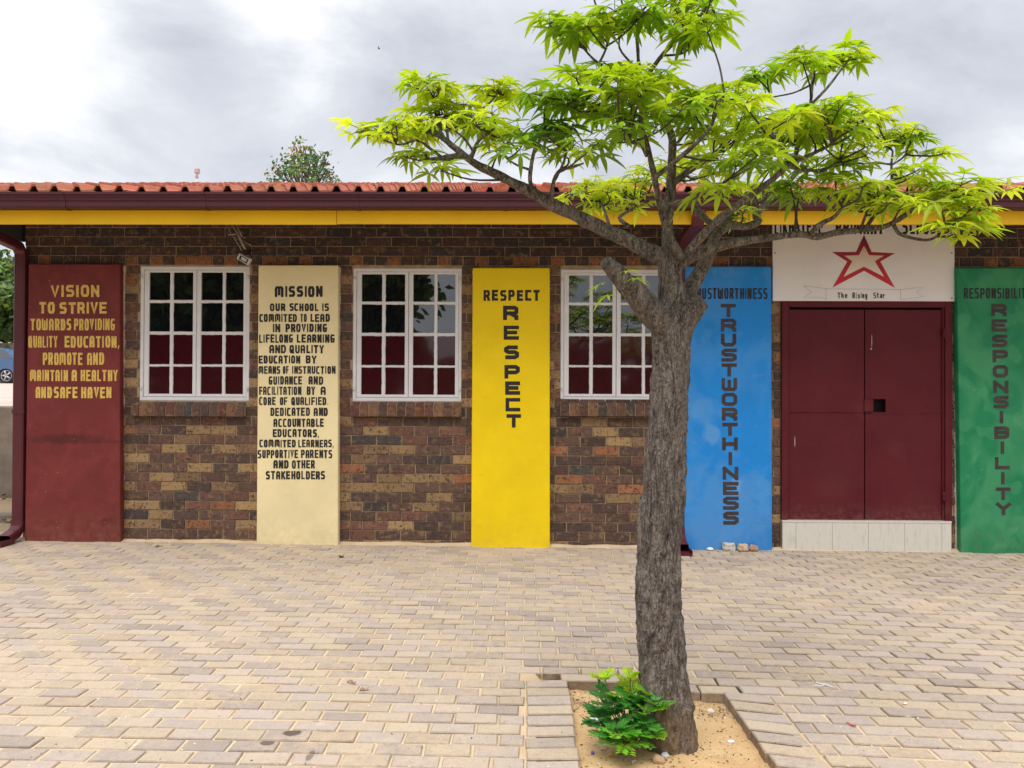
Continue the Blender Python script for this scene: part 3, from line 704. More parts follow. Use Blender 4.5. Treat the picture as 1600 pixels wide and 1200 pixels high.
# ================================================================ GROUND
def mk_ground():
    t = NT('sandy_ground'); f = t.noise(.6, 6); f2 = t.noise(30, 4)
    c = t.mix(t.ramp(f, .3, .7), lin(196, 170, 134, .62), lin(222, 196, 158, .62)); c = t.mix(t.ramp(f2, .3, .8, 0, .4), c, lin(160, 135, 105, .6))
    t.base(c); t.rough(.95); t.bump(t.noise(90, 4), .4, .006); return t.m
M_ground = mk_ground()
def mk_joint():
    t = NT('joint_sand'); f = t.noise(5, 5); f2 = t.noise(140, 3)
    c = t.mix(t.ramp(f, .35, .65), lin(220, 190, 150, .76), lin(234, 208, 170, .78)); c = t.mix(t.ramp(f2, .5, .8, 0, .35), c, lin(140, 112, 84, .6))
    t.base(c); t.rough(.95); t.bump(f2, .4, .004); return t.m
M_joint = mk_joint()
PA = R(-.2)                                                # the paver courses are a little skew to the wall
def bend(x):                                                # the courses fan towards the viewer at the right
    t = max(0, min(1, (x + .6) / 3.0)); k = .075; return k * 3.0 * (t ** 3 - t ** 4 / 2) + k * max(0, x - 2.4)
def bent(p): return Vector((p.x, p.y - bend(p.x)))
pu = Vector((math.cos(PA), math.sin(PA))); pv = Vector((-math.sin(PA), math.cos(PA)))
# planter corners on the ground
pc = {'bl': G(887, 1062), 'br': G(1130, 1083), 'fl': G(906, 1200), 'fr': G(1216, 1200)}
def xl_at(y): a, b = pc['bl'], pc['fl']; f = (y - a.y) / (b.y - a.y); return a.x + (b.x - a.x) * f
def xr_at(y): a, b = pc['br'], pc['fr']; f = (y - a.y) / (b.y - a.y); return a.x + (b.x - a.x) * f
YB = (pc['bl'].y + pc['br'].y) / 2; YFRONT = -5.35
def yb_at(x): a, b = pc['bl'], pc['br']; return a.y + (b.y - a.y) * (x - a.x) / (b.x - a.x)
PTONE = (((211, 192, 166), (206, 187, 163), (210, 190, 170), (202, 182, 157)), ((199, 182, 169), (193, 176, 163), (203, 186, 172), (184, 168, 155)))
def paver_col(par=None):
    c = rnd.choice(PTONE[rnd.randrange(2) if par is None else par]); k = rnd.uniform(.93, 1.06) * .76; return lin(*c, k)[:3]
def paver(mb, P4, depth=.065, ch=.005, par=None):
    """P4: four xy corners, counter-clockwise"""
    c = sum((Vector(p) for p in P4), Vector((0, 0))) / 4; col = paver_col(par); edge = tuple(v * .74 for v in col); skirt = tuple(v * w for v, w in zip(col, (.48, .43, .38)))  # edges and skirts darkened: joint dirt plus contact shade put into the colour
    jz = rnd.uniform(-.003, .002); tx, ty = rnd.uniform(-.014, .014), rnd.uniform(-.025, .025)
    Z = lambda p: gz(p[0]) + jz + tx * (p[0] - c.x) + ty * (p[1] - c.y)
    out_ = [Vector((p[0] + rnd.uniform(-.003, .003), p[1] + rnd.uniform(-.0025, .0025))) for p in P4]
    n = len(out_); ins = []
    for i in range(n):
        d1 = (out_[i] - out_[i - 1]); d2 = (out_[(i + 1) % n] - out_[i])
        if d1.length < 1e-5 or d2.length < 1e-5: ins.append(out_[i].copy()); continue
        d1.normalize(); d2.normalize(); ins.append(out_[i] + (d2 - d1) * ch)
    A = [(p.x, p.y, Z(p)) for p in ins]; B = [(p.x, p.y, Z(p) - ch * .9) for p in out_]; C = [(p.x, p.y, Z(p) - depth) for p in out_]
    mb.face(A, col)
    for k in range(n):
        j = (k + 1) % n; mb.face([A[k], B[k], B[j], A[j]], edge); mb.face([B[k], C[k], C[j], B[j]], skirt)
PL, PWD = .190, .1017; g = .0095
mb = MB(); kb = .205                                        # kerb column width
nr0 = 0
for r in range(-9, 66):
    v = -.02 - r * PWD; off = (PL / 2 if r % 2 else 0) + rnd.uniform(-.012, .012); vj = rnd.uniform(-.002, .002)
    for i in range(-46, 48):
        u0 = i * PL + off + g / 2; u1 = u0 + PL - g; v1 = v - g / 2 + vj; v0 = v - PWD + g / 2 + vj
        um, vm = (u0 + u1) / 2, (v0 + v1) / 2; c = bent(pu * um + pv * vm)
        if c.y > .02 and c.x > XL - .05: continue
        if c.y > .35 or c.x > 8.4 or c.x < -8.2: continue
        segs = [(u0, u1)]
        if c.y < yb_at(c.x) + .02 and c.y > YFRONT:
            a = xl_at(c.y) - kb - .004; b = xr_at(c.y) + kb + .004
            if c.y > yb_at(c.x) - .06 : pass
            ns = []; sh = (pv * vm).x
            for s0, s1 in segs:
                w0, w1 = s0 * pu.x + sh, s1 * pu.x + sh
                if w1 <= a or w0 >= b: ns.append((s0, s1)); continue
                if w0 < a - .02: ns.append((s0, (a - sh) / pu.x))
                if w1 > b + .02: ns.append(((b - sh) / pu.x, s1))
            segs = ns
        for s0, s1 in segs:
            P4 = [pu * s0 + pv * v0, pu * s1 + pv * v0, pu * s1 + pv * v1, pu * s0 + pv * v1]
            paver(mb, [bent(p) for p in P4], par=(i + r // 2) % 2 if rnd.random() < .8 else None)
def mk_paver():
    t = NT('concrete_paver'); c = t.attr('Col'); f = t.noise(2.0, 5); f2 = t.noise(26, 5, .65); f3 = t.noise(150, 3, .7)
    c = t.mix(t.ramp(f2, .3, .75, 0, .35), c, t.mix(1.0, c, (.72, .70, .68, 1), 'MULTIPLY'))
    sd_ = t.math('MULTIPLY', t.ramp(f, .36, .66), t.ramp(f2, .66, .38)); c = t.mix(t.math('MULTIPLY', sd_, .62), c, lin(226, 200, 166, .72))
    c = t.mix(t.ramp(f3, .60, .72, 0, .6), c, lin(232, 222, 210, .70)); c = t.mix(t.ramp(f3, .44, .30, 0, .5), c, lin(120, 103, 90, .6))
    f4 = t.noise(70, 4, .7); c = t.mix(t.ramp(f4, .56, .72, 0, .42), c, t.mix(1.0, c, (.62, .58, .55, 1), 'MULTIPLY'))
    for px, py, rad, sx, sy, k in ((457, 1145, .05, 1.15, 1.3, .85), (418, 1161, .036, 1.1, 1.3, .75), (495, 1126, .02, 1, 1.6, .7), (485, 1180, .035, 2.2, .7, .6)):
        p = G(px, py); d = t.near((p.x, p.y, p.z), rad, sx, sy, .1, .22, 40); c = t.mix(t.ramp(d, .75, 1.0, k, 0), c, (.075, .05, .035, 1))
    for px, py in ((500, 1131), (1420, 1120), (1360, 1010), (240, 1060)):
        p = G(px, py); d = t.near((p.x, p.y, p.z), .02, .8, 1.2, .1, .5, 60); c = t.mix(t.ramp(d, .6, 1.0, .6, 0), c, (.52, .48, .43, 1))
    t.base(c); t.rough(.9); t.spec(.25); t.bump(f3, .35, .003, t.bump(f2, .3, .006)); return t.m
M_paver = mk_paver()
mb.build('paving', M_paver, kind='structure')
# kerb column of header pavers on both sides of the planter, and one row along its back
mb = MB(); y = YB + .0; 
def stripe(xf, sgn):
    yy = (pc['bl'].y if sgn < 0 else pc['br'].y) + .0; 
    while yy > YFRONT:
        y0, y1 = yy - .0935, yy; q = rnd.uniform(-.004, .004)
        if sgn < 0: P4 = [(xf(y0) - .2 + q, y0 - .008), (xf(y0) + q, y0 + .006), (xf(y1) + q, y1 + .006), (xf(y1) - .2 + q, y1 - .008)]
        else: P4 = [(xf(y0) + q, y0 + .022), (xf(y0) + .2 + q, y0 - .026), (xf(y1) + .2 + q, y1 - .026), (xf(y1) + q, y1 + .022)]
        paver(mb, P4, .085, par=int(round(yy / .107)) % 2); yy -= .107
stripe(xl_at, -1); stripe(xr_at, 1)
mb.build('planter_kerb', M_paver, kind='structure')
# sheets: jointing sand under the pavers (with the planter cut out), wide sandy ground beyond
mb = MB(); nx, ny = 190, 80
def js_z(x, y):
    f = noise.noise((x * .7, y * .9, 2)) * .6 + noise.noise((x * 3, y * 3, 5)) * .4 - .12 * x
    return gz(x) - .0064 + .0028 * max(-1, min(1, f * 1.6))
for j in range(ny + 1):
    for i in range(nx + 1):
        x = -8.4 + 16.9 * i / nx; y = -7.3 + 7.66 * j / ny; z = js_z(x, y)
        if xl_at(y) - .12 < x < xr_at(y) + .12 and YFRONT + .0 < y < yb_at(x) + .14: z = gz(x) - .1
        mb.v.append((x, y, z))
for j in range(ny):
    for i in range(nx):
        a = j * (nx + 1) + i; mb.f.append((a, a + 1, a + nx + 2, a + nx + 1)); mb.c.append(None); mb.sm.append(True)
mb.build('joint_sand', M_joint, kind='structure')
mb = MB(); x0, x1 = -400, 400
def gsheet(x0, x1, y0, y1): mb.face([(x0, y0, gz(0) - .12 + 0 * x0), (x1, y0, gz(0) - .12), (x1, y1, gz(0) - .12), (x0, y1, gz(0) - .12)])
gsheet(-400, 400, -400, 400)
# near apron joining the sloping yard to the far ground
Zf = gz(0) - .119
for (P4) in ([(-8.4, -7.3), (8.5, -7.3), (14, -16), (-14, -16)], [(8.5, -7.3), (8.5, .36), (16, 8), (14, -16)], [(-8.4, .36), (-8.4, -7.3), (-14, -16), (-16, 2.95)]):
    mb.face([(p[0], p[1], (gz(p[0]) - .005) if abs(p[0]) < 8.6 and -7.4 < p[1] < .5 else Zf) for p in P4])
mb.face([(-16, 2.95, Zf), (-8.4, .36, gz(-8.4) - .005), (XL + .02, .36, gz(XL) - .006), (XL + .02, 2.95, gz(XL) - .006)])
mb.build('ground', M_ground, kind='structure')
# sand in the planter
def mk_soil():
    t = NT('planter_sand'); f = t.noise(7, 6); f2 = t.noise(55, 5, .7); f3 = t.noise(180, 2)
    c = t.mix(t.ramp(f, .3, .7), lin(206, 166, 114, .82), lin(226, 190, 140, .82)); c = t.mix(t.ramp(f2, .56, .74, 0, .5), c, lin(128, 96, 66, .7))
    c = t.mix(t.ramp(f3, .68, .74, 0, .7), c, lin(70, 50, 38, .6)); t.base(c); t.rough(.97); t.bump(f2, .6, .01, t.bump(f3, .4, .004)); return t.m
mb = MB(); n, m = 60, 60; x0, x1 = xl_at(YB) - .06, xr_at(YFRONT) + .06; ybk = max(pc['bl'].y, pc['br'].y); y0, y1 = YFRONT, ybk + .05
base = G(1044, 1153)
def soil_z(x, y):
    d = math.hypot(x - base.x, y - base.y)
    return gz(x) - .045 + .012 * noise.noise((x * 6, y * 6, 0)) + .006 * noise.noise((x * 25, y * 25, 3)) + .03 * math.exp(-(d / .2) ** 2)
pts = [[Vector((x0 + (x1 - x0) * i / n, y0 + (y1 - y0) * j / m, 0)) for i in range(n + 1)] for j in range(m + 1)]
i0 = 0
for rr in pts:
    for p in rr: mb.v.append((p.x, p.y, soil_z(p.x, p.y)))
for j in range(m):
    for i in range(n):
        a = j * (n + 1) + i; mb.f.append((a, a + 1, a + n + 2, a + n + 1)); mb.c.append(None); mb.sm.append(True)
mb.build('planter_sand', mk_soil(), kind='structure')

# ================================================================ THE TREE
TY = base.y
def T(px, py, dy=0.0): return W(px, py, TY + dy)
SC = F / (TY - CAMY)                                        # photo px per metre at the trunk
def mk_bark():
    t = NT('bark'); a = t.noise(34, 7, .7, stretch=(1, 1, .3), dist=1.2); b = t.noise(150, 5, .7, stretch=(1, 1, .55)); c0 = t.noise(5, 4)
    vo = t.n('ShaderNodeTexVoronoi', feature='DISTANCE_TO_EDGE'); mp = t.n('ShaderNodeMapping'); t.l(t.tc.outputs['Object'], mp.inputs[0]); mp.inputs['Scale'].default_value = (1, 1, .22)
    wv = t.n('ShaderNodeVectorMath', operation='ADD'); nz = t.n('ShaderNodeTexNoise'); nz.inputs['Scale'].default_value = 30; nz.inputs['Detail'].default_value = 4; t.l(t.tc.outputs['Object'], nz.inputs['Vector'])
    sc = t.n('ShaderNodeVectorMath', operation='SCALE'); t.l(nz.outputs['Color'], sc.inputs[0]); sc.inputs['Scale'].default_value = .07; t.l(mp.outputs[0], wv.inputs[0]); t.l(sc.outputs[0], wv.inputs[1])
    t.l(wv.outputs[0], vo.inputs['Vector']); vo.inputs['Scale'].default_value = 44; crack = t.ramp(vo.outputs['Distance'], .0, .09)
    c = t.mix(t.ramp(a, .34, .66), (.105, .086, .073, 1), (.31, .265, .23, 1)); c = t.mix(t.ramp(b, .5, .72, 0, .75), c, (.48, .43, .38, 1)); c = t.mix(t.ramp(b, .46, .3, 0, .7), c, (.04, .03, .026, 1))
    c = t.mix(t.math('SUBTRACT', .5, t.math('MULTIPLY', crack, .5)), c, (.03, .022, .019, 1))
    c = t.mix(t.ramp(c0, .45, .7, 0, .4), c, t.mix(1.0, c, (.62, .58, .55, 1), 'MULTIPLY')); gl = t.noise(22, 5, .75, loc=(3, 3, 3)); c = t.mix(t.ramp(gl, .63, .70, 0, .55), c, (.40, .385, .32, 1))
    lf_ = t.noise(16, 5, .6, stretch=(1, 1, .16), dist=1.5); ck = t.ramp(t.math('ABSOLUTE', t.math('SUBTRACT', lf_, .5), 0), .0, .022); c = t.mix(t.math('SUBTRACT', .62, t.math('MULTIPLY', ck, .62)), c, (.022, .017, .015, 1))
    sp = t.n('ShaderNodeSeparateXYZ'); t.l(t.tc.outputs['Object'], sp.inputs[0]); zb = base.z
    c = t.mix(t.math('MULTIPLY', t.ramp(sp.outputs[2], zb + .02, zb + .30, 1, 0), t.ramp(gl, .38, .6, .1, .8)), c, lin(186, 152, 110, .6))
    t.base(c); t.rough(.92); t.spec(.2); t.bump(ck, .6, .015, t.bump(b, .7, .006, t.bump(a, 1.0, .02, t.bump(crack, .5, .01)))); return t.m
M_bark = mk_bark()
def mk_twig():
    t = NT('twig_bark'); f = t.noise(60, 4, .6); t.base(t.mix(t.ramp(f, .3, .7), (.028, .020, .020, 1), (.085, .066, .055, 1))); t.rough(.8); t.bump(f, .4, .004); return t.m
tree = empty('young_tree', category='tree', label='young tree with bright green leaves and thick grey trunk in the sandy planter')
def smooth_path(pts, rad, sub=5):
    P, Rr = [], []
    n = len(pts)
    for i in range(n - 1):
        p0, p1, p2, p3 = pts[max(i - 1, 0)], pts[i], pts[i + 1], pts[min(i + 2, n - 1)]
        for k in range(sub):
            t = k / sub; t2, t3 = t * t, t * t * t
            P.append(.5 * ((2 * p1) + (p2 - p0) * t + (2 * p0 - 5 * p1 + 4 * p2 - p3) * t2 + (3 * p1 - p0 - 3 * p2 + p3) * t3)); Rr.append(rad[i] + (rad[i + 1] - rad[i]) * t)
    P.append(pts[-1]); Rr.append(rad[-1]); return P, Rr
def bark_disp(p, r):
    a = noise.noise((p.x * 30, p.y * 30, p.z * 9)); b = noise.noise((p.x * 75, p.y * 75, p.z * 30)); c = noise.noise((p.x * 6, p.y * 6, p.z * 5))
    d = noise.noise((p.x * 14, p.y * 14, p.z * 22)); return r * (.10 * (1 - abs(a) * 2.2) + .07 * b + .10 * c) + .004 * d
SK = []                                                     # skeleton samples for twigs: (point, radius)
trunk = MB()
def limb(pxs, rad, d0=0, d1=0, n=14, sub=6, big=False, rec=True, mbx=None):
    """pxs in photo pixels, rad in px at trunk scale; depth runs from d0 to d1"""
    m = len(pxs); pts = [T(p[0], p[1], d0 + (d1 - d0) * i / (m - 1)) for i, p in enumerate(pxs)]; rd = [r * ((.91 if n > 60 else .84) if big else .92) / SC for r in rad]
    P, Q = smooth_path(pts, rd, sub)
    (mbx or trunk).tube(P, Q, n, disp=bark_disp if big else (lambda p, r: r * .18 * noise.noise((p.x * 40, p.y * 40, p.z * 40))))
    if rec: SK.extend([(p, q) for p, q in zip(P, Q)])
def lin_r(a, b, n): return [a + (b - a) * i / (n - 1) for i in range(n)]
limb([(1048, 1200), (1047, 1180), (1045, 1150), (1040, 1100), (1037, 1060), (1033, 1000), (1030, 958), (1029, 917), (1030, 854), (1033, 800), (1037.5, 771), (1041, 708), (1045, 625), (1048, 565), (1050, 525), (1051, 495), (1050, 470), (1048, 440), (1048, 420), (1050, 400)],
     [56, 49, 43.5, 41, 39, 37.5, 35.5, 34.5, 34.5, 36.5, 33, 31, 30.5, 30.5, 32, 31, 24, 19.5, 19, 21], n=72, sub=16, big=True, rec=False)
limb([(1046, 520), (1033, 503), (1011, 479), (987, 452), (964, 427), (946, 408)], [24, 25, 22.5, 19.5, 15.5, 10.5], 0, -.16, n=40, sub=10, big=True)
limb([(1052, 530), (1066, 505), (1082, 484), (1098, 470)], [24, 24, 21, 15], 0, -.06, n=36, sub=8, big=True)
limb([(1062, 500), (1076, 455), (1094, 425), (1108, 398), (1118, 370), (1138, 352), (1164, 354), (1184, 347), (1182, 334), (1200, 318), (1225, 292), (1250, 262), (1262, 235)], [15, 14.5, 13, 12, 10.5, 8.5, 7.5, 7.5, 6.5, 6, 5, 4, 3], 0.04, .42, n=24, big=True)
limb([(1118, 372), (1140, 340), (1185, 315), (1215, 296)], [8, 6, 5, 3.5], .15, .4)
limb([(1115, 352), (1095, 335), (1086, 322)], [6, 6, 4], .2, .3)
limb([(1052, 412), (1036, 403), (1012, 392), (980, 376), (940, 356), (900, 337), (862, 319), (825, 298), (782, 276), (740, 254), (715, 235), (692, 216), (672, 206)],
     [14, 14, 13.5, 13, 12, 11.5, 10.5, 9.8, 8, 7, 5.5, 4.4, 3], 0, -.12, n=28, sub=9, big=True)
limb([(722, 243), (700, 247), (682, 250), (665, 249)], [6.5, 6, 5, 3.5], -.1, -.18)
limb([(1047, 405), (1043, 370), (1045, 330), (1048, 290), (1050, 250), (1050, 215), (1040, 193), (1018, 167), (1004, 138), (998, 100), (996, 70), (992, 30)], [12, 9.5, 8.5, 8.5, 7.5, 7, 5.5, 5, 4, 3.5, 3, 2], 0.02, .12, n=20, sub=8, big=True)
limb([(1048, 290), (1070, 272), (1094, 256), (1115, 240)], [6.5, 6.5, 5.5, 4.5], .06, .2, big=True)
limb([(1066, 404), (1052, 382), (1040, 352), (1031, 318), (1024, 285), (1017, 250), (1008, 215), (1002, 190), (1000, 158), (985, 132)], [8, 7, 6, 5.5, 5, 4.5, 4, 3.5, 3, 2], -.05, -.28, n=14)
limb([(1023, 278), (1050, 256), (1080, 231), (1105, 206), (1116, 184), (1122, 163), (1131, 144)], [4, 3.6, 3.4, 3, 2.6, 2.2, 1.6], -.2, -.35)
limb([(1029, 322), (1060, 315), (1085, 309), (1110, 297), (1126, 288)], [3, 2.8, 2.6, 2.2, 1.5], -.16, -.35)
limb([(1010, 244), (1000, 226), (984, 224)], [2.4, 2, 1.5], -.2, -.3)
limb([(1000, 178), (960, 184), (925, 171), (900, 157)], [2.8, 2.4, 2, 1.4], -.2, -.3)
limb([(1072, 402), (1080, 388), (1098, 368), (1122, 344), (1150, 322), (1180, 301), (1206, 281), (1232, 259), (1268, 241), (1300, 226)], [9, 8, 7.5, 6.8, 6, 5.2, 4.6, 4, 3, 2], -.04, -.3, n=14)
limb([(1230, 259), (1226, 238), (1212, 217), (1196, 208)], [3, 2.6, 2.2, 1.6], -.22, -.35)
limb([(1230, 260), (1260, 266), (1290, 264), (1312, 250)], [2.8, 2.4, 2.2, 1.6], -.22, -.1)
limb([(1240, 255), (1250, 220), (1262, 185), (1268, 150), (1270, 115), (1272, 92)], [3.4, 3, 2.8, 2.4, 2, 1.4], -.2, .05)
limb([(1262, 168), (1290, 140), (1312, 112), (1328, 92)], [2.4, 2.2, 1.8, 1.2], -.05, .0)
limb([(1268, 132), (1240, 145), (1205, 152)], [1.8, 1.5, 1.1], .0, .1)
limb([(1060, 412), (1090, 396), (1130, 383), (1170, 376), (1210, 371), (1250, 366), (1276, 370), (1310, 363), (1350, 359), (1386, 352), (1410, 339), (1430, 326), (1460, 321), (1490, 309), (1525, 296)],
     [13, 10.5, 8.4, 7, 6.2, 5.6, 6, 5.2, 5, 4.4, 3.6, 3, 2.4, 2, 1.4], 0, -.22, n=20, sub=8, big=True)
limb([(1395, 346), (1404, 364), (1430, 373), (1455, 374), (1478, 358)], [3, 3, 2.6, 2.2, 1.4], -.17, -.25)
limb([(1352, 358), (1370, 330), (1386, 305), (1393, 285), (1393, 258), (1395, 236)], [3.6, 3, 2.6, 2.2, 2, 1.4], -.15, -.1)
limb([(1393, 257), (1366, 254)], [1.8, 1.2], -.1, -.1, sub=4); limb([(1393, 258), (1412, 245), (1420, 228)], [1.8, 1.5, 1], -.1, -.05)
limb([(1268, 365), (1282, 350), (1302, 340), (1316, 324)], [5, 4.4, 3.2, 2], -.1, -.2)
limb([(1345, 358), (1357, 325), (1372, 298)], [2.4, 2, 1.4], -.14, -.2)
limb([(1004, 130), (1030, 92), (1052, 68), (1082, 40), (1102, 14), (1122, -12)], [4.2, 3.8, 3.4, 3, 2.4, 1.6], .1, -.05)
limb([(1034, 87), (1064, 84), (1080, 72), (1084, 54)], [2.2, 2, 1.8, 1.2], .08, .0)
limb([(1006, 140), (970, 118), (934, 98), (912, 76)], [3, 2.8, 2.4, 1.4], .1, .1)
limb([(936, 99), (948, 72), (950, 40)], [2.4, 2, 1.4], .1, .0)
limb([(1000, 112), (968, 75), (975, 40)], [2.4, 1.8, 1.2], .1, .1)
limb([(842, 308), (829, 287), (830, 260), (837, 230), (854, 208)], [5, 3.6, 3.2, 2.8, 1.8], -.08, -.2)
limb([(830, 266), (808, 258), (792, 248)], [2.2, 1.8, 1.2], -.12, -.2)
limb([(862, 318), (864, 288), (874, 267), (892, 262), (912, 255)], [4, 3.4, 2.8, 2.4, 1.5], -.08, -.18)
limb([(868, 280), (880, 255), (886, 235)], [2.4, 2, 1.4], -.1, -.2)
limb([(735, 250), (746, 223), (760, 210), (774, 200)], [3.6, 3, 2.4, 1.5], -.12, -.2)
limb([(739, 236), (725, 216), (711, 205)], [2.4, 2, 1.4], -.12, -.2)
limb([(702, 228), (700, 203), (720, 198), (738, 190)], [2.6, 2.2, 1.8, 1.2], -.12, -.1)
limb([(690, 212), (681, 180), (679, 150), (676, 132)], [2.4, 2.2, 1.8, 1.2], -.12, -.05)
limb([(738, 192), (752, 172), (766, 160), (777, 146)], [2.2, 2, 1.6, 1.2], -.1, -.05)
limb([(690, 246), (672, 232), (652, 219), (624, 226), (590, 215)], [2.8, 2.4, 2.2, 1.8, 1.2], -.14, -.2)
limb([(980, 352), (968, 340), (985, 328), (1000, 318)], [4, 3.2, 2.4, 1.4], .05, .5); limb([(955, 362), (948, 340), (940, 320), (925, 308)], [3, 2.6, 2.2, 1.4], .05, .5)
trunk.build('trunk', M_bark, tree)

# leaves: rosettes of palmate leaves with drooping leaflets
leaf = MB(); twig = MB()
def leaflet(o, d, up, Ln, wd, droop, col):
    side = d.cross(up).normalized(); up = side.cross(d).normalized(); K = 5; rows = []
    for k in range(K + 1):
        t = k / K; w = wd * (math.sin(math.pi * min(1, t * .92 + .06)) ** .8) * (1.05 - .35 * t) if 0 < k < K else wd * .08
        c = o + d * (Ln * t * (1 - .12 * droop * t)) - Vector((0, 0, 1)) * (droop * Ln * t * t * .55) + up * 0
        rows.append((c - side * w + up * w * .35, c, c + side * w + up * w * .35))
    for k in range(K):
        a, b = rows[k], rows[k + 1]
        leaf.face([a[0], a[1], b[1], b[0]], col, True); leaf.face([a[1], a[2], b[2], b[1]], col, True)
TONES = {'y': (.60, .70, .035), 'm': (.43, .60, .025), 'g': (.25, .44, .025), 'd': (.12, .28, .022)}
def palm(o, d, tone, size):
    """one compound leaf, petiole direction d"""
    up = Vector((0, 0, 1)); nrm = (up + d * rnd.uniform(-.1, .5) + Vector((rnd.uniform(-.25, .25), rnd.uniform(-.25, .25), 0))).normalized()
    fwd = (d - nrm * d.dot(nrm)).normalized(); sd2 = nrm.cross(fwd); n = rnd.choice((5, 5, 6, 7)); span = R(rnd.uniform(85, 115))
    c0 = TONES[tone if rnd.random() > .18 else rnd.choice('mg')]; k = rnd.uniform(.7, 1.15)
    for i in range(n):
        a = -span + 2 * span * i / (n - 1) + rnd.uniform(-.08, .08); dd = (fwd * math.cos(a) + sd2 * math.sin(a) + nrm * rnd.uniform(-.05, .22)).normalized()
        Ln = size * (1.0 - .42 * abs(a) / span) * rnd.uniform(.88, 1.1); kk = k * rnd.uniform(.9, 1.1)
        leaflet(o, dd, nrm, Ln, Ln * rnd.uniform(.10, .15), rnd.uniform(.1, .95), (c0[0] * kk, c0[1] * kk, c0[2] * kk))
def rosette(p, tone, n=7, size=.115, axis=None):
    a0 = rnd.random() * 6.28
    for i in range(n):
        a = a0 + i * 2.4; el = rnd.uniform(-.25, .75); d = Vector((math.cos(a) * math.cos(el), math.sin(a) * math.cos(el), math.sin(el)))
        pl = rnd.uniform(.025, .07); q = p + d * pl; twig.tube([p, p + d * pl * .5 + Vector((0, 0, .004)), q], [.0016, .0013, .0011], 4, cap=False)
        palm(q, d, tone, size * rnd.uniform(.75, 1.1))
def tip(px, py, dy, tone, n=7, size=.115):
    p = T(px, py, dy)
    # grow a twig from the nearest branch point below the tip
    best = min(SK, key=lambda s: (s[0] - p).length + (.25 if s[0].z > p.z else 0))
    q = best[0]; mid = q.lerp(p, .5) - Vector((0, 0, .06 * (p - q).length)) + Vector((rnd.uniform(-.02, .02), rnd.uniform(-.02, .02), 0))
    P, Q = smooth_path([q, mid, p], [min(best[1], .0055), .0038, .0026], 4); twig.tube(P, Q, 6)
    rosette(p, tone, n, size)
TIERS = [  # cx, cy, rx, ry, count, depth, spread, tone
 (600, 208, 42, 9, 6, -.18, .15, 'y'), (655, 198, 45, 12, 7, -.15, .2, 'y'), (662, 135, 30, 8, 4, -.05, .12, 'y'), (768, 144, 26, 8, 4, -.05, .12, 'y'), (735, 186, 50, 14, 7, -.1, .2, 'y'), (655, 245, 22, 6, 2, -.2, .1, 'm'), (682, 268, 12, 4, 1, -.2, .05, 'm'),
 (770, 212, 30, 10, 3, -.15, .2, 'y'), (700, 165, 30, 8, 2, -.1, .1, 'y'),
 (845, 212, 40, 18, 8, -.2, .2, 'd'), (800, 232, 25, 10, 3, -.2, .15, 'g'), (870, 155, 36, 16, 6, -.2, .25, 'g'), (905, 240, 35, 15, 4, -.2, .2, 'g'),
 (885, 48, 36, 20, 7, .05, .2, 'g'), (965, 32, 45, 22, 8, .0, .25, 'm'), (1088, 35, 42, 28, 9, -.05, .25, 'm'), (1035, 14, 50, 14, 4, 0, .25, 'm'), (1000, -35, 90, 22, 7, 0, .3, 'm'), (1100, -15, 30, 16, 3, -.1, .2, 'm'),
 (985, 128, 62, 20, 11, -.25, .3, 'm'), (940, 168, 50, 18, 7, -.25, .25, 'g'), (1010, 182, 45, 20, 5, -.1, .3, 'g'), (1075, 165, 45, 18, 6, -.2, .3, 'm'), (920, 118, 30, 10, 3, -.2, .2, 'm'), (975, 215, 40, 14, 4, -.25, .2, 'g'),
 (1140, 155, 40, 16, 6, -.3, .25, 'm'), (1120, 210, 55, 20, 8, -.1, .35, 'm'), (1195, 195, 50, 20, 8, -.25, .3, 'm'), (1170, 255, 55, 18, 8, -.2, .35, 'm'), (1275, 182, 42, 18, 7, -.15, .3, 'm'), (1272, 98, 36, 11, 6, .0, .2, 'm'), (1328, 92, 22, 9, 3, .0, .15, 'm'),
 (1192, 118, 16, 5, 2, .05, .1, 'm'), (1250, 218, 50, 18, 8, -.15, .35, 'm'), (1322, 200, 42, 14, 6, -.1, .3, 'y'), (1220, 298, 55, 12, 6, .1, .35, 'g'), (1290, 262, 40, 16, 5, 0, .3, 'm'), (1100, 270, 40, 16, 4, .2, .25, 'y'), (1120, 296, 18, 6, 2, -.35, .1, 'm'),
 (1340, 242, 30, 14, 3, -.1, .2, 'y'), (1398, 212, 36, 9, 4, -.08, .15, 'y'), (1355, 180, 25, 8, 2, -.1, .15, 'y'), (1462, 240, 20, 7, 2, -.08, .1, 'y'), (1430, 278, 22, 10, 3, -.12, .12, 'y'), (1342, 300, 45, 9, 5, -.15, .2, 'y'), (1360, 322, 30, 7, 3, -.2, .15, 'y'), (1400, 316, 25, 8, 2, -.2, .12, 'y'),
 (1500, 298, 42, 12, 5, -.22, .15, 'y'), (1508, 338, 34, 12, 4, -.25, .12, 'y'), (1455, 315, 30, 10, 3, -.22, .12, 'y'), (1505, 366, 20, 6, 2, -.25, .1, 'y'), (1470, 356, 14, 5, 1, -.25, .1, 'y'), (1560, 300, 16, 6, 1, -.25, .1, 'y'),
 (905, 300, 30, 8, 4, .5, .15, 'y'), (960, 296, 40, 14, 6, .5, .2, 'y'), (990, 322, 20, 8, 3, .5, .15, 'y'), (940, 320, 22, 8, 3, .5, .12, 'y'), (1010, 280, 30, 14, 4, .4, .2, 'y'), (1060, 245, 30, 16, 3, .35, .2, 'y'), (1150, 335, 14, 4, 1, .15, .05, 'y')]
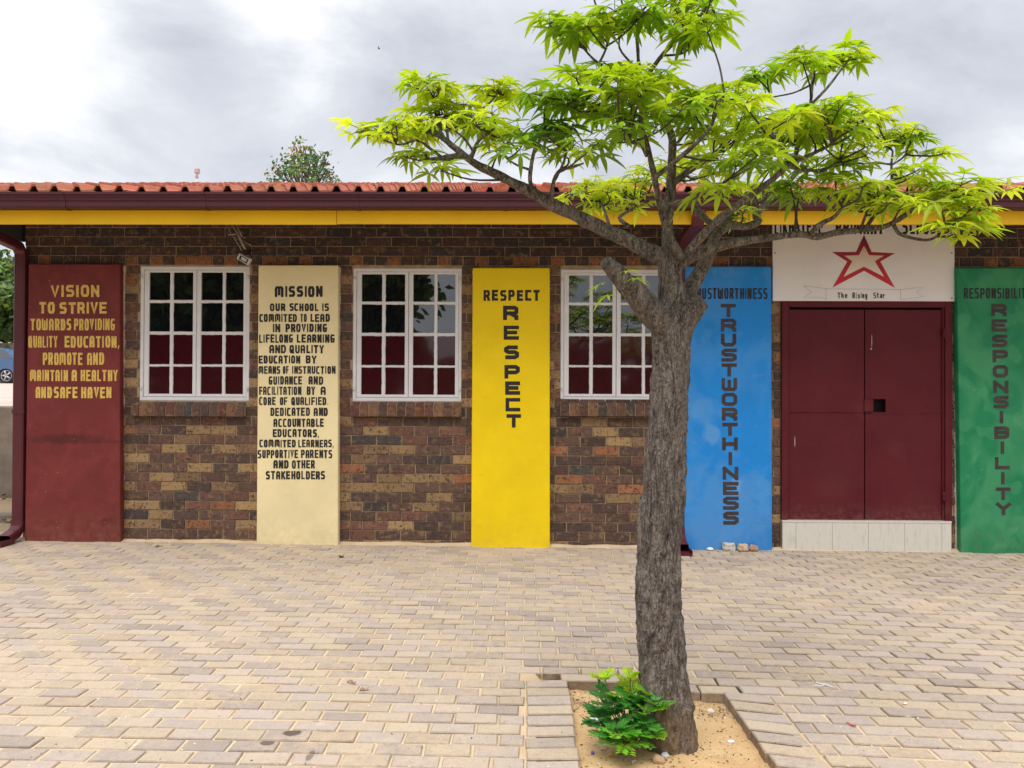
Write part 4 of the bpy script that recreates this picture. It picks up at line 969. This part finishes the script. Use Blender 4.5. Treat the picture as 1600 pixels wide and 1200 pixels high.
for cx, cy, rx, ry, n, d, sp, tone in TIERS:
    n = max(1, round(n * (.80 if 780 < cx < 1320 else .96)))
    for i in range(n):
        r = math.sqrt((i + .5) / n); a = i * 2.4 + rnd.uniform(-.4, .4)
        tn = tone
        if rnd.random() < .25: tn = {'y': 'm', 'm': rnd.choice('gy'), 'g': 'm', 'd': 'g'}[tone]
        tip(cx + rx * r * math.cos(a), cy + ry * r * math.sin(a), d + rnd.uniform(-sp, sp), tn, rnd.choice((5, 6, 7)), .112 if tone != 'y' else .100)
# sprouts on the cut limb
for px, py, d in ((978, 424, (.6, -.6, .2)), (992, 436, (.8, -.5, -.2)), (938, 444, (-.7, -.6, -.1)), (950, 462, (-.8, -.5, .1))):
    palm(T(px, py, -.2), Vector(d).normalized(), 'm', .08)
def mk_leaf():
    t = NT('fresh_leaf'); c = t.attr('Col'); f = t.noise(40, 3)
    c = t.mix(t.ramp(f, .3, .7, 0, .25), c, t.mix(1.0, c, (.7, .8, .7, 1), 'MULTIPLY')); t.base(c); t.rough(.42); t.spec(.35)
    tr = t.n('ShaderNodeBsdfTranslucent'); t.l(t.mix(1.0, c, (1.15, 1.1, .55, 1), 'MULTIPLY'), tr.inputs[0])
    mx = t.n('ShaderNodeMixShader'); mx.inputs[0].default_value = .52; t.l(t.p.outputs[0], mx.inputs[1]); t.l(tr.outputs[0], mx.inputs[2])
    t.l(mx.outputs[0], t.t.nodes['Material Output'].inputs[0]); return t.m
M_leaf = mk_leaf()
leaf.build('foliage', M_leaf, tree); twig.build('twigs', mk_twig(), tree)

# ================================================================ SHRUB AT THE TRUNK'S FOOT
shrub = empty('shrub', category='shrub', label='small feathery green shrub growing at the foot of the tree trunk')
leaf = MB(); stem = MB()
def pinnate(o, d, Ln, col, n=7):
    up = Vector((0, 0, 1)); s = d.cross(up).normalized(); u2 = s.cross(d)
    stem.tube([o, o + d * Ln * .5, o + d * Ln - up * Ln * .12], [.0016, .0012, .0008], 4, cap=False)
    for k in range(n):
        t = .2 + .8 * k / (n - 1); b = o + d * Ln * t - up * Ln * .12 * t * t
        for sg in (-1, 1):
            dd = (s * sg + d * .55 + u2 * rnd.uniform(-.1, .35)).normalized(); leaflet(b, dd, u2, Ln * .38 * (1.1 - .5 * abs(t - .5)), Ln * .095, .2, tuple(v * rnd.uniform(.8, 1.2) for v in col))
sb = G(975, 1160); sb.z = soil_z(sb.x, sb.y)
SD = sb.y
tips = [(945, 1060, 'y', .5), (985, 1056, 'y', .4), (990, 1075, 'y', .3), (970, 1085, 'm', .3), (950, 1090, 'd', .4), (1015, 1085, 'g', .1), (1000, 1105, 'g', .0), (940, 1115, 'd', .2), (965, 1110, 'd', .1), (930, 1125, 'd', .1), (990, 1120, 'd', 0), (960, 1135, 'g', -.3), (975, 1140, 'g', -.3), (1010, 1130, 'g', -.3), (1000, 1145, 'g', -.4), (955, 1150, 'g', -.4), (985, 1095, 'g', .2), (1005, 1095, 'g', .1), (975, 1100, 'd', .2), (950, 1105, 'd', .2), (940, 1135, 'd', 0), (990, 1135, 'd', -.2), (1018, 1088, 'm', -.1), (955, 1156, 'g', -.3), (978, 1162, 'm', -.5), (1000, 1158, 'g', -.4), (940, 1146, 'g', -.1), (1020, 1148, 'm', -.4), (966, 1146, 'm', -.5), (1012, 1112, 'm', -.3), (1026, 1098, 'g', -.3)]
ST = {'y': (.50, .68, .04), 'm': (.28, .58, .06), 'g': (.13, .45, .08), 'd': (.07, .28, .07)}
for px, py, tn, dv in tips:
    p = W(px, py, SD + dv * .22); q = sb + Vector((rnd.uniform(-.03, .03), rnd.uniform(-.03, .03), -.01)); mid = q.lerp(p, .5) + Vector((0, 0, .02))
    P, Q = smooth_path([q, mid, p], [.0035, .0028, .0018], 4); stem.tube(P, Q, 5)
    ax = (p - mid).normalized()
    for k in range(5):
        a = k * 2.4 + rnd.random(); d = (ax * .5 + Vector((math.cos(a), math.sin(a), rnd.uniform(-.1, .35)))).normalized(); pinnate(p - ax * rnd.uniform(0, .03), d, rnd.uniform(.05, .085), ST[tn])
leaf.build('foliage', M_leaf, shrub); stem.build('stems', simple('green_stem', (.10, .12, .04, 1), .7, .2, 30), shrub)

# ================================================================ STONES AND LITTER
def rock(px, py, w, d, h, m, label, seed, cat='stone', name='stone', blocky=.0, atwall=True):
    c = G(px, py); bm = bmesh.new(); bmesh.ops.create_icosphere(bm, subdivisions=4, radius=1)
    for v in bm.verts:
        p = v.co.copy()
        if blocky:
            mx = max(abs(p.x), abs(p.y), abs(p.z)); q = p / mx; p = p.lerp(q, blocky)
        n = noise.noise(p * 1.3 + Vector((seed, 0, 0))) * .22 + noise.noise(p * 4 + Vector((seed, 3, 0))) * .07
        p = p * (1 + n); v.co = Vector((p.x * w / 2, p.y * d / 2, p.z * h / 2 + h * .42))
    me = bpy.data.meshes.new(name); bm.to_mesh(me); bm.free(); me.polygons.foreach_set('use_smooth', [True] * len(me.polygons)); me.materials.append(m)
    o = bpy.data.objects.new(name, me); COL.objects.link(o); o.location = Vector((c.x, PP - d / 2 - .004, gz(c.x))) if atwall else c + Vector((0, d / 2, 0)); o['label'] = label; o['category'] = cat; return o
def mk_stone(name, c, c2):
    t = NT(name); f = t.noise(30, 5, .7); t.base(t.mix(t.ramp(f, .35, .65), c, c2)); t.rough(.9); t.bump(f, .5, .01); return t.m
rock(1138, 860, .105, .09, .078, mk_stone('grey_stone', (.36, .34, .30, 1), (.62, .58, .50, 1)), 'grey speckled blocky stone, largest at the foot of the blue pilaster', 2, blocky=.7)
rock(1158, 859, .095, .08, .07, mk_stone('tan_stone', (.40, .28, .18, 1), (.6, .46, .32, 1)), 'tan rounded stone between the grey stone and the reddish one', 5, blocky=.4)
rock(1175, 859.5, .085, .07, .062, mk_stone('red_stone', (.28, .15, .10, 1), (.50, .33, .24, 1)), 'reddish brown pointed stone, rightmost at the foot of the blue pilaster', 9)
rock(1104, 855, .06, .05, .028, mk_stone('white_stone', (.72, .7, .66, 1), (.8, .78, .74, 1)), 'small flat white pebble near the blue pilaster and the trunk', 13, 'pebble', 'pebble')
def rock_in(px, py, w, d, h, m, label, seed, **k):
    o = rock(px, py, w, d, h, m, label, seed, atwall=False, **k); o.location.z = soil_z(o.location.x, o.location.y) - .2 * h; return o
rock_in(1030, 1183, .05, .04, .04, mk_stone('earth_clod', (.40, .26, .15, 1), (.5, .34, .2, 1)), 'reddish earth clod in the planter sand before the trunk', 21, cat='clod', name='clod')
rock_in(932, 1117, .07, .05, .03, mk_stone('litter_stone', (.6, .58, .55, 1), (.75, .73, .7, 1)), 'pale flat stone beside the shrub in the planter', 23)
rock_in(1040, 1176, .03, .03, .02, mk_stone('grey_scrap', (.5, .5, .5, 1), (.65, .65, .65, 1)), 'small grey scrap lying before the trunk', 25, cat='scrap', name='scrap')
rock_in(1112, 1098, .035, .03, .02, mk_stone('pale_scrap', (.62, .5, .4, 1), (.8, .7, .6, 1)), 'pale scrap on the dead leaves in the planter corner right of the trunk', 27, cat='scrap', name='scrap')
rock_in(1143, 1148, .03, .022, .012, mk_stone('white_scrap', (.75, .72, .68, 1), (.8, .78, .75, 1)), 'white scrap on the sand right of the trunk', 29, cat='scrap', name='scrap')
# bottle cap, wrapper, purple scrap
p = G(976, 1161); z = soil_z(p.x, p.y)
mb = MB(); n = 24
for i in range(n):
    a, b = 2 * math.pi * i / n, 2 * math.pi * (i + 1) / n; ax = Vector((.1, -.5, .85)).normalized(); u = ax.orthogonal().normalized(); v = ax.cross(u); c = Vector((p.x, p.y, z + .008))
    f = lambda t, r, h: c + (u * math.cos(t) + v * math.sin(t)) * r + ax * h
    mb.face([c + ax * .002, f(a, .0145, .002), f(b, .0145, .002)]); mb.face([f(a, .0145, .002), f(a, .016, .012), f(b, .016, .012), f(b, .0145, .002)]); mb.face([f(a, .016, .012), f(a, .0178, .012), f(b, .0178, .012), f(b, .016, .012)]); mb.face([f(a, .0178, .012), f(a, .017, 0), f(b, .017, 0), f(b, .0178, .012)])
mb.build('bottle_cap', simple('green_plastic', (.01, .19, .13, 1), .35, .1, 20), label='green bottle cap lying on the planter sand by the shrub', category='bottle cap')
def scrap(name, px, py, Ln, wd, ang, m, label, cat, insand=True, lift=.006):
    p = G(px, py); 
    if insand: p.z = soil_z(p.x, p.y)
    p.z += .002; mb = MB(); d = Vector((math.cos(ang), math.sin(ang), 0)); s = Vector((-d.y, d.x, 0)); K = 8; prev = None
    for k in range(K + 1):
        t = k / K - .5; w = wd * (1 - (2 * t) ** 4 * .6) / 2; h = lift * (1 + math.sin(t * 9 + px)) ; c = p + d * Ln * t + Vector((0, 0, h))
        cur = [c - s * w, c + Vector((0, 0, .004)), c + s * w, c - Vector((0, 0, .0015))]
        if prev:
            for i in range(4): mb.face([prev[i], prev[(i + 1) % 4], cur[(i + 1) % 4], cur[i]], None, True)
        else: mb.face(cur)
        prev = cur
    mb.face(prev[::-1]); mb.build(name, m, label=label, category=cat)
scrap('wrapper', 958.5, 1166.5, .05, .012, .25, simple('orange_wrapper', (.72, .34, .02, 1), .4, .1, 40), 'orange sweet wrapper on the planter sand left of the trunk', 'wrapper')
scrap('scrap', 926, 1163, .016, .012, .6, simple('purple_scrap', (.16, .10, .36, 1), .5, .1, 40), 'tiny purple scrap on the planter sand', 'scrap')
M_dry = simple('dry_leaf', (.30, .165, .07, 1), .8, .3, 60); M_straw = simple('white_plastic', (.75, .73, .70, 1), .4, .05, 20)
scrap('dry_leaf', 549, 1067.5, .055, .014, -.5, M_dry, 'curled brown dry leaf on the pavers, further from the planter', 'dry leaf', False)
scrap('dry_leaf', 569, 1079.5, .045, .016, .2, M_dry, 'curled brown dry leaf on the pavers, closer to the planter', 'dry leaf', False)
scrap('straw', 1289, 1071, .085, .006, -.75, M_straw, 'white plastic straw lying on the pavers right of the tree', 'straw', False, .002)
scrap('stick', 1280, 1073, .05, .004, .05, M_straw, 'short white stick lying beside the plastic straw', 'stick', False, .002)
scrap('scrap', 1330, 1134, .045, .01, -1.0, simple('red_scrap', (.42, .03, .03, 1), .5, .1, 40), 'dark red scrap on the pavers right of the planter', 'scrap', False, .002)
scrap('scrap', 1414, 1100, .02, .016, .4, M_straw, 'white scrap on the pavers at the right', 'scrap', False, .001)
scrap('dry_leaf', 248, 854, .07, .03, .1, M_dry, 'brown dry leaf at the foot of the brick wall under the leftmost window', 'dry leaf', False)
scrap('dry_leaf', 533, 871, .05, .025, -.6, simple('dark_dry_leaf', (.07, .045, .03, 1), .8, .3, 60), 'dark dry leaf on the pavers in front of the cream pilaster', 'dry leaf', False)
# dead leaf litter and grit in the planter corners
mb = MB()
def bit(x, y, z, s, col):
    a = rnd.random() * 6.28; t = rnd.uniform(-.5, .5); d = Vector((math.cos(a), math.sin(a), t)) * s; e2 = Vector((-math.sin(a), math.cos(a), rnd.uniform(-.5, .5))) * s * rnd.uniform(.3, .7)
    c = Vector((x, y, z + s * .4)); mb.face([c - d, c - e2, c + d, c + e2], col)
for cx, cy, sx, sy, n in ((905, 1080, 18, 9, 220), (1115, 1098, 18, 8, 200), (1010, 1160, 60, 25, 160), (1050, 1180, 90, 18, 200), (960, 1110, 50, 40, 120), (1140, 1150, 40, 35, 130)):
    for i in range(n):
        p = G(cx + rnd.gauss(0, sx), cy + rnd.gauss(0, sy))
        if not (xl_at(p.y) < p.x < xr_at(p.y) and p.y < yb_at(p.x) - .01): continue
        k = rnd.random(); col = (.10, .06, .035) if k < .5 else ((.28, .17, .08) if k < .85 else (.6, .5, .4)); bit(p.x, p.y, soil_z(p.x, p.y), rnd.uniform(.002, .008), col)
for i in range(700):
    p = G(rnd.uniform(-100, 1700), 860 + 340 * rnd.random() ** .7)
    if p.y < yb_at(p.x) + .03 and xl_at(p.y) - .02 < p.x < xr_at(p.y) + .02: continue
    k = rnd.random(); bit(p.x, p.y, gz(p.x), rnd.uniform(.002, .006), (.08, .05, .03) if k < .45 else ((.3, .2, .1) if k < .7 else (.7, .66, .6)))
for i in range(420):
    x = rnd.uniform(XL, 5); p = Vector((x, -abs(rnd.gauss(0, .03)) - .004, 0)); k = rnd.random(); bit(p.x, p.y, gz(x), rnd.uniform(.003, .011), (.08, .055, .035) if k < .5 else (.4, .3, .2))
def mk_litter():
    t = NT('leaf_litter'); t.base(t.attr('Col')); t.rough(.9); return t.m
mb.build('leaf_litter', mk_litter(), kind='stuff')
# line of loose sand drifted against the wall foot
mb = MB()
xs = [XL - .3 + i * .05 for i in range(200)]
for a, b in zip(xs, xs[1:]):
    f = lambda x: .018 + .014 * noise.noise((x * 3, 0, 0)) + .006 * noise.noise((x * 17, 1, 0)); w = lambda x: .07 + .04 * noise.noise((x * 2, 5, 0)) + .02 * noise.noise((x * 11, 7, 0))
    mb.face([(a, -w(a), gz(a) - .004), (b, -w(b), gz(b) - .004), (b, .0, gz(b) + f(b)), (a, .0, gz(a) + f(a))], None, True)
mb.build('drifted_sand', M_joint, kind='structure')

# ================================================================ BEYOND THE BUILDING
def mk_conc():
    t = NT('weathered_concrete'); f = t.noise(3, 6, .6); f2 = t.noise(2.2, 4, stretch=(1, 1, .3), loc=(2, 2, 0))
    c = t.mix(t.ramp(f, .3, .7), (.16, .13, .105, 1), (.30, .25, .20, 1)); c = t.mix(t.ramp(f2, .5, .75, 0, .7), c, (.06, .05, .042, 1)); t.base(c); t.rough(.9); t.bump(t.noise(60, 4), .4, .006); return t.m
YW = 3.0; zt = W(10, 635, YW).z
mb = MB(); mb.cbox(-16, XL - .02 if False else XL + .0, YW, YW + .2, gz(0) - .3, zt, .015)
mb.build('boundary_wall', mk_conc(), label='low weathered concrete wall beyond the left downpipe', category='wall')
zc = W(10, 599, 24.7).z
mb = MB(); mb.face([(-70, YW + .2, zt - .04), (XL, YW + .2, zt - .04), (XL, 24.7, zc), (-70, 24.7, zc)]); mb.face([(-70, 24.7, zc), (XL, 24.7, zc), (60, 90, zc + .6), (-90, 90, zc + .6)])
mb.build('street', simple('pale_street', (.52, .42, .35, 1), .95, .12, .7, .3, 40), kind='structure')
p0 = W(8, 835, 2.0)
rk = random.Random(3); mb = MB()
for i in range(260):
    x = XL - rk.uniform(0, 3); y = 2.9 - abs(rk.gauss(0, .25)); bitz = gz(x); c = (.28, .16, .07) if rk.random() < .6 else (.12, .07, .04); bit(x, y, bitz, rk.uniform(.02, .05), c)
for i in range(120):
    x = XL - rk.uniform(0, 3); y = .95 + rk.gauss(0, .08); bit(x, y, gz(x), rk.uniform(.015, .04), (.32, .2, .09) if rk.random() < .6 else (.12, .07, .04))
mb.build('dead_leaves', mk_litter(), kind='stuff')
mb = MB(); mb.cbox(-12, XL - .02, 1.0, 1.14, gz(-6) - .1, gz(-6) + .06, .015); mb.build('kerb', mk_conc(), kind='structure')

# parked car
def mk_carpaint():
    t = NT('blue_car_paint'); t.base((.055, .12, .25, 1)); t.rough(.25); t.p.inputs['Coat Weight'].default_value = .6; return t.m
M_tyre = simple('tyre_rubber', (.015, .015, .015, 1), .85, .2, 20); M_rim = simple('alloy_rim', (.45, .45, .46, 1), .35, .1, 20, metal=.6); M_cglass = glass('car_glass', (.02, .025, .03, 1), .03)
wc = W(13, 589, 24.75); car = empty('parked_car', category='car', label='blue sedan parked on the street beyond the left edge of the building')
cx0 = wc.x + .82; zg = zc + .0; y0 = 24.6; WD = 1.72
def prof_body():
    return [(0, .30), (0, .62), (.05, .93), (.5, .98), (1.0, 1.0), (3.2, .95), (3.95, .82), (4.3, .66), (4.36, .40), (4.3, .25), (.1, .22)]
def arch(cx, r, n=10): return [(cx + r * math.cos(math.pi * k / n), .24 + r * math.sin(math.pi * k / n)) for k in range(n + 1)]
body = [(0, .30), (0, .62), (.05, .93), (.5, .98), (1.0, 1.0), (3.2, .95), (3.95, .82), (4.3, .66), (4.36, .40), (4.3, .24)] + arch(3.55, .36)[::1] + arch(.82, .36) + [(.1, .24)]
mb = MB()
def carpt(l, z, y): return Vector((cx0 - l, y, zg + z))
def loft(prof, ys):      # ys: list of (y, shrink)
    rings = []
    for y, s in ys:
        c = (sum(p[0] for p in prof) / len(prof), sum(p[1] for p in prof) / len(prof)); rings.append([carpt(c[0] + (p[0] - c[0]) * s, c[1] + (p[1] - c[1]) * s, y) for p in prof])
    for r0, r1 in zip(rings, rings[1:]):
        n = len(r0)
        for k in range(n): mb.face([r0[k], r0[(k + 1) % n], r1[(k + 1) % n], r1[k]], None, False)
    mb.face(rings[0][::-1]); mb.face(rings[-1])
loft(body, [(y0, .985), (y0 + .06, 1), (y0 + WD - .06, 1), (y0 + WD, .985)])
cab = [(.35, .96), (.95, 1.40), (1.3, 1.46), (2.2, 1.46), (2.5, 1.42), (3.25, .94)]
for ya, yb, s in ((y0 + .1, y0 + WD - .1, 1),):
    A = [carpt(l, z, ya + (z - .95) * .28) for l, z in cab]; B = [carpt(l, z, yb - (z - .95) * .28) for l, z in cab]; n = len(cab)
    mb.face(A[::-1]); mb.face(B)
    for k in range(n): mb.face([A[k], A[(k + 1) % n], B[(k + 1) % n], B[k]])
bd = mb.build('body', mk_carpaint(), car)
def sidewin(poly):
    mb = MB(); mb.face([carpt(l, z, y0 + .09 + (z - .95) * .28) for l, z in poly]); mb.build('side_window', M_cglass, bd)
sidewin([(.62, 1.0), (1.05, 1.36), (1.42, 1.41), (1.5, 1.0)]); sidewin([(1.58, 1.0), (1.5, 1.41), (2.2, 1.41), (2.45, 1.38), (3.05, .98)])
for l in (1.45, 2.5):
    mb = MB(); mb.tube([carpt(l, .84, y0 - .02), carpt(l + .18, .84, y0 - .02)], .014, 8); mb.build('door_handle', mk_carpaint(), bd)
for l in (.82, 3.55):
    for yy in (y0 + .03, y0 + WD - .23):
        mb = MB(); mb.tube([carpt(l, .31, yy), carpt(l, .31, yy + .2)], .31, 28, smooth=False); wl = mb.build('wheel', M_tyre, car)
        mb = MB()
        for k in range(5):
            a = k * 2 * math.pi / 5; mb.tube([carpt(l, .31, yy - .012), carpt(l + .2 * math.cos(a), .31 + .2 * math.sin(a), yy - .01)], [.045, .03], 6)
        mb.tube([carpt(l, .31, yy - .02), carpt(l, .31, yy)], .06, 14)
        for k in range(24):
            a, b = 2 * math.pi * k / 24, 2 * math.pi * (k + 1) / 24; q = lambda t, r, d: carpt(l + r * math.cos(t), .31 + r * math.sin(t), yy - d); mb.face([q(a, .2, .006), q(b, .2, .006), q(b, .225, .012), q(a, .225, .012)])
        mb.build('rim', M_rim, wl)
mb = MB(); mb.cbox(cx0 - .1, cx0 + .01, y0 - .004, y0 + .35, zg + .7, zg + .86, .01); mb.build('tail_light', simple('tail_lamp_red', (.3, .01, .01, 1), .2, .1, 10), car)

def mk_fol(name, a, b):
    t = NT(name); f = t.noise(.9, 4); c = t.attr('Col'); c = t.mix(t.ramp(f, .35, .65), t.mix(1.0, c, a, 'MULTIPLY'), t.mix(1.0, c, b, 'MULTIPLY')); t.base(c); t.rough(.6)
    tr = t.n('ShaderNodeBsdfTranslucent'); t.l(c, tr.inputs[0]); mx = t.n('ShaderNodeMixShader'); mx.inputs[0].default_value = .3; t.l(t.p.outputs[0], mx.inputs[1]); t.l(tr.outputs[0], mx.inputs[2]); t.l(mx.outputs[0], t.t.nodes['Material Output'].inputs[0]); return t.m
M_far = mk_fol('far_foliage', (.6, .75, .8, 1), (1.3, 1.2, .8, 1)); M_trunkfar = simple('far_bark', (.12, .09, .07, 1), .9, .3, 10)
def leafy_tree(name, x, y, zb, zc_, rx, rz, nclump, nleaf, ls, label, cols, sparse=0, cat='tree', group=None):
    rk = random.Random(int(abs(x * 31 + y * 17))); t = empty(name, category=cat, label=label)
    if group: t['group'] = group
    tb = MB(); lf = MB(); top = Vector((x, y, zc_ - rz * .5))
    tb.tube([(x, y, zb - .2), (x + .1, y, zb + (top.z - zb) * .5), top], [.24, .18, .12], 10)
    for k in range(nclump):
        u = rk.uniform(-.5, 1); a = rk.random() * 6.28; rr = math.sqrt(max(0, 1 - u * u)) * rk.uniform(.55, 1.0); c = Vector((x + rx * rr * math.cos(a), y + rx * rr * math.sin(a), zc_ + rz * u * rk.uniform(.7, 1)))
        m = top.lerp(c, .5) + Vector((rk.uniform(-.2, .2), rk.uniform(-.2, .2), -.1)) * rx * .3; tb.tube([top, m, c], [.05 * rx / 2, .03 * rx / 2, .012], 5, cap=False)
        cr = rx * rk.uniform(.16, .34); col0 = rk.choice(cols); kk = rk.uniform(.6, 1.3)
        for i in range(nleaf):
            d = Vector((rk.gauss(0, 1), rk.gauss(0, 1), rk.gauss(0, .8))); p = c + d * cr * .55; ax = Vector((rk.gauss(0, 1), rk.gauss(0, 1), rk.gauss(-.3, .6))).normalized(); sd_ = ax.orthogonal().normalized() * ls * .32
            L_ = ls * rk.uniform(.7, 1.3); col = tuple(v * kk * rk.uniform(.75, 1.25) for v in col0); lf.face([p, p + ax * L_ * .5 - sd_, p + ax * L_, p + ax * L_ * .5 + sd_], col)
    tb.build('trunk', M_trunkfar, t); lf.build('crown', M_far, t); return t
zs_ = zc
pl_ = W(-30, 480, 29); leafy_tree('bushy_tree', pl_.x, 29, zs_ + .1, 4.9, 3.4, 2.6, 150, 90, .3, 'dense green tree behind the blue car', [(.10, .17, .03), (.15, .23, .04), (.05, .10, .02)])
mb = MB(); q0 = W(-60, 546, 27.6); q1 = W(30, 536, 27.6); mb.cbox(-40, -12, 27.6, 27.8, zs_ - .1, q1.z, .02); mb.build('garden_wall', simple('tan_garden_wall', (.36, .27, .19, 1), .9, .2, 2), label='low tan garden wall behind the blue car', category='wall')
pb = W(477, 285, 14); 
leafy_tree('flowering_tree', pb.x, 14, gz(0) - .1, pb.z - .22, .95, 1.2, 90, 18, .12, 'thin leafy tree with orange blossoms rising behind the roof', [(.11, .20, .05), (.16, .26, .07), (.09, .16, .05), (.11, .20, .05), (.13, .22, .05), (.12, .2, .05), (.14, .2, .06), (.36, .20, .08)], cat='tree')
# radio mast
a = W(308, 266, 70); mast = empty('radio_mast', category='mast', label='thin distant mast with a small head rising behind the roof at the left')
mb = MB(); mb.tube([(a.x, 70, gz(0) - .2), (a.x, 70, a.z)], [.16, .11], 8); mb.build('pole', simple('mast_grey', (.55, .48, .5, 1), .7, .1, 5), mast)
mb = MB(); mb.cbox(a.x - .2, a.x + .2, 69.8, 70.2, a.z - .3, a.z + .15, .05); mb.cbox(a.x - .14, a.x + .1, 69.85, 70.1, a.z - .75, a.z - .45, .03); mb.build('antenna_head', simple('mast_red', (.5, .32, .33, 1), .7, .1, 5), mast)
# bird
b = W(592, 76, 45); mb = MB()
mb.tube([b + Vector((-.08, 0, 0)), b, b + Vector((.09, 0, .02))], [.012, .03, .01], 8)
for s in (-1, 1): mb.face([b + Vector((.05, 0, .01)), b + Vector((.02, s * .16, .06)), b + Vector((-.02, s * .26, .04)), b + Vector((-.05, s * .13, .03))])
mb.build('bird', M_timber, label='tiny dark bird far off in the grey sky', category='bird')

# ================================================================ BEHIND THE CAMERA (what the panes reflect)
D3 = [(.05, .09, .02), (.07, .12, .03), (.03, .06, .015)]
leafy_tree('shade_tree', -8.9, -15.5, gz(0) - .12, 3.6, 3.3, 3.6, 190, 70, .42, 'dark leafy tree across the yard, mirrored in the leftmost window', D3)
leafy_tree('shade_tree', -4.7, -15.8, gz(0) - .12, 3.4, 1.7, 3.4, 140, 70, .36, 'dark leafy tree across the yard, mirrored in the left half of the middle window', D3)
rk = random.Random(5); lf = MB()
for i in range(2600):
    x = rk.uniform(-60, 60); h = 4.2 + .9 * noise.noise((x * .15, 0, 0)) + .5 * noise.noise((x * .6, 2, 0)); z = rk.uniform(0, h); y = -46 + rk.uniform(-1.5, 1.5); ax = Vector((rk.gauss(0, 1), rk.gauss(0, .3), rk.gauss(0, 1))).normalized(); s = ax.cross(Vector((0, 1, 0))).normalized() * .5; p = Vector((x, y, z))
    k = rk.uniform(.6, 1.2); lf.face([p - ax * .8, p - s, p + ax * .8, p + s], (.06 * k, .09 * k, .03 * k))
lf.build('distant_treeline', M_far, kind='stuff')
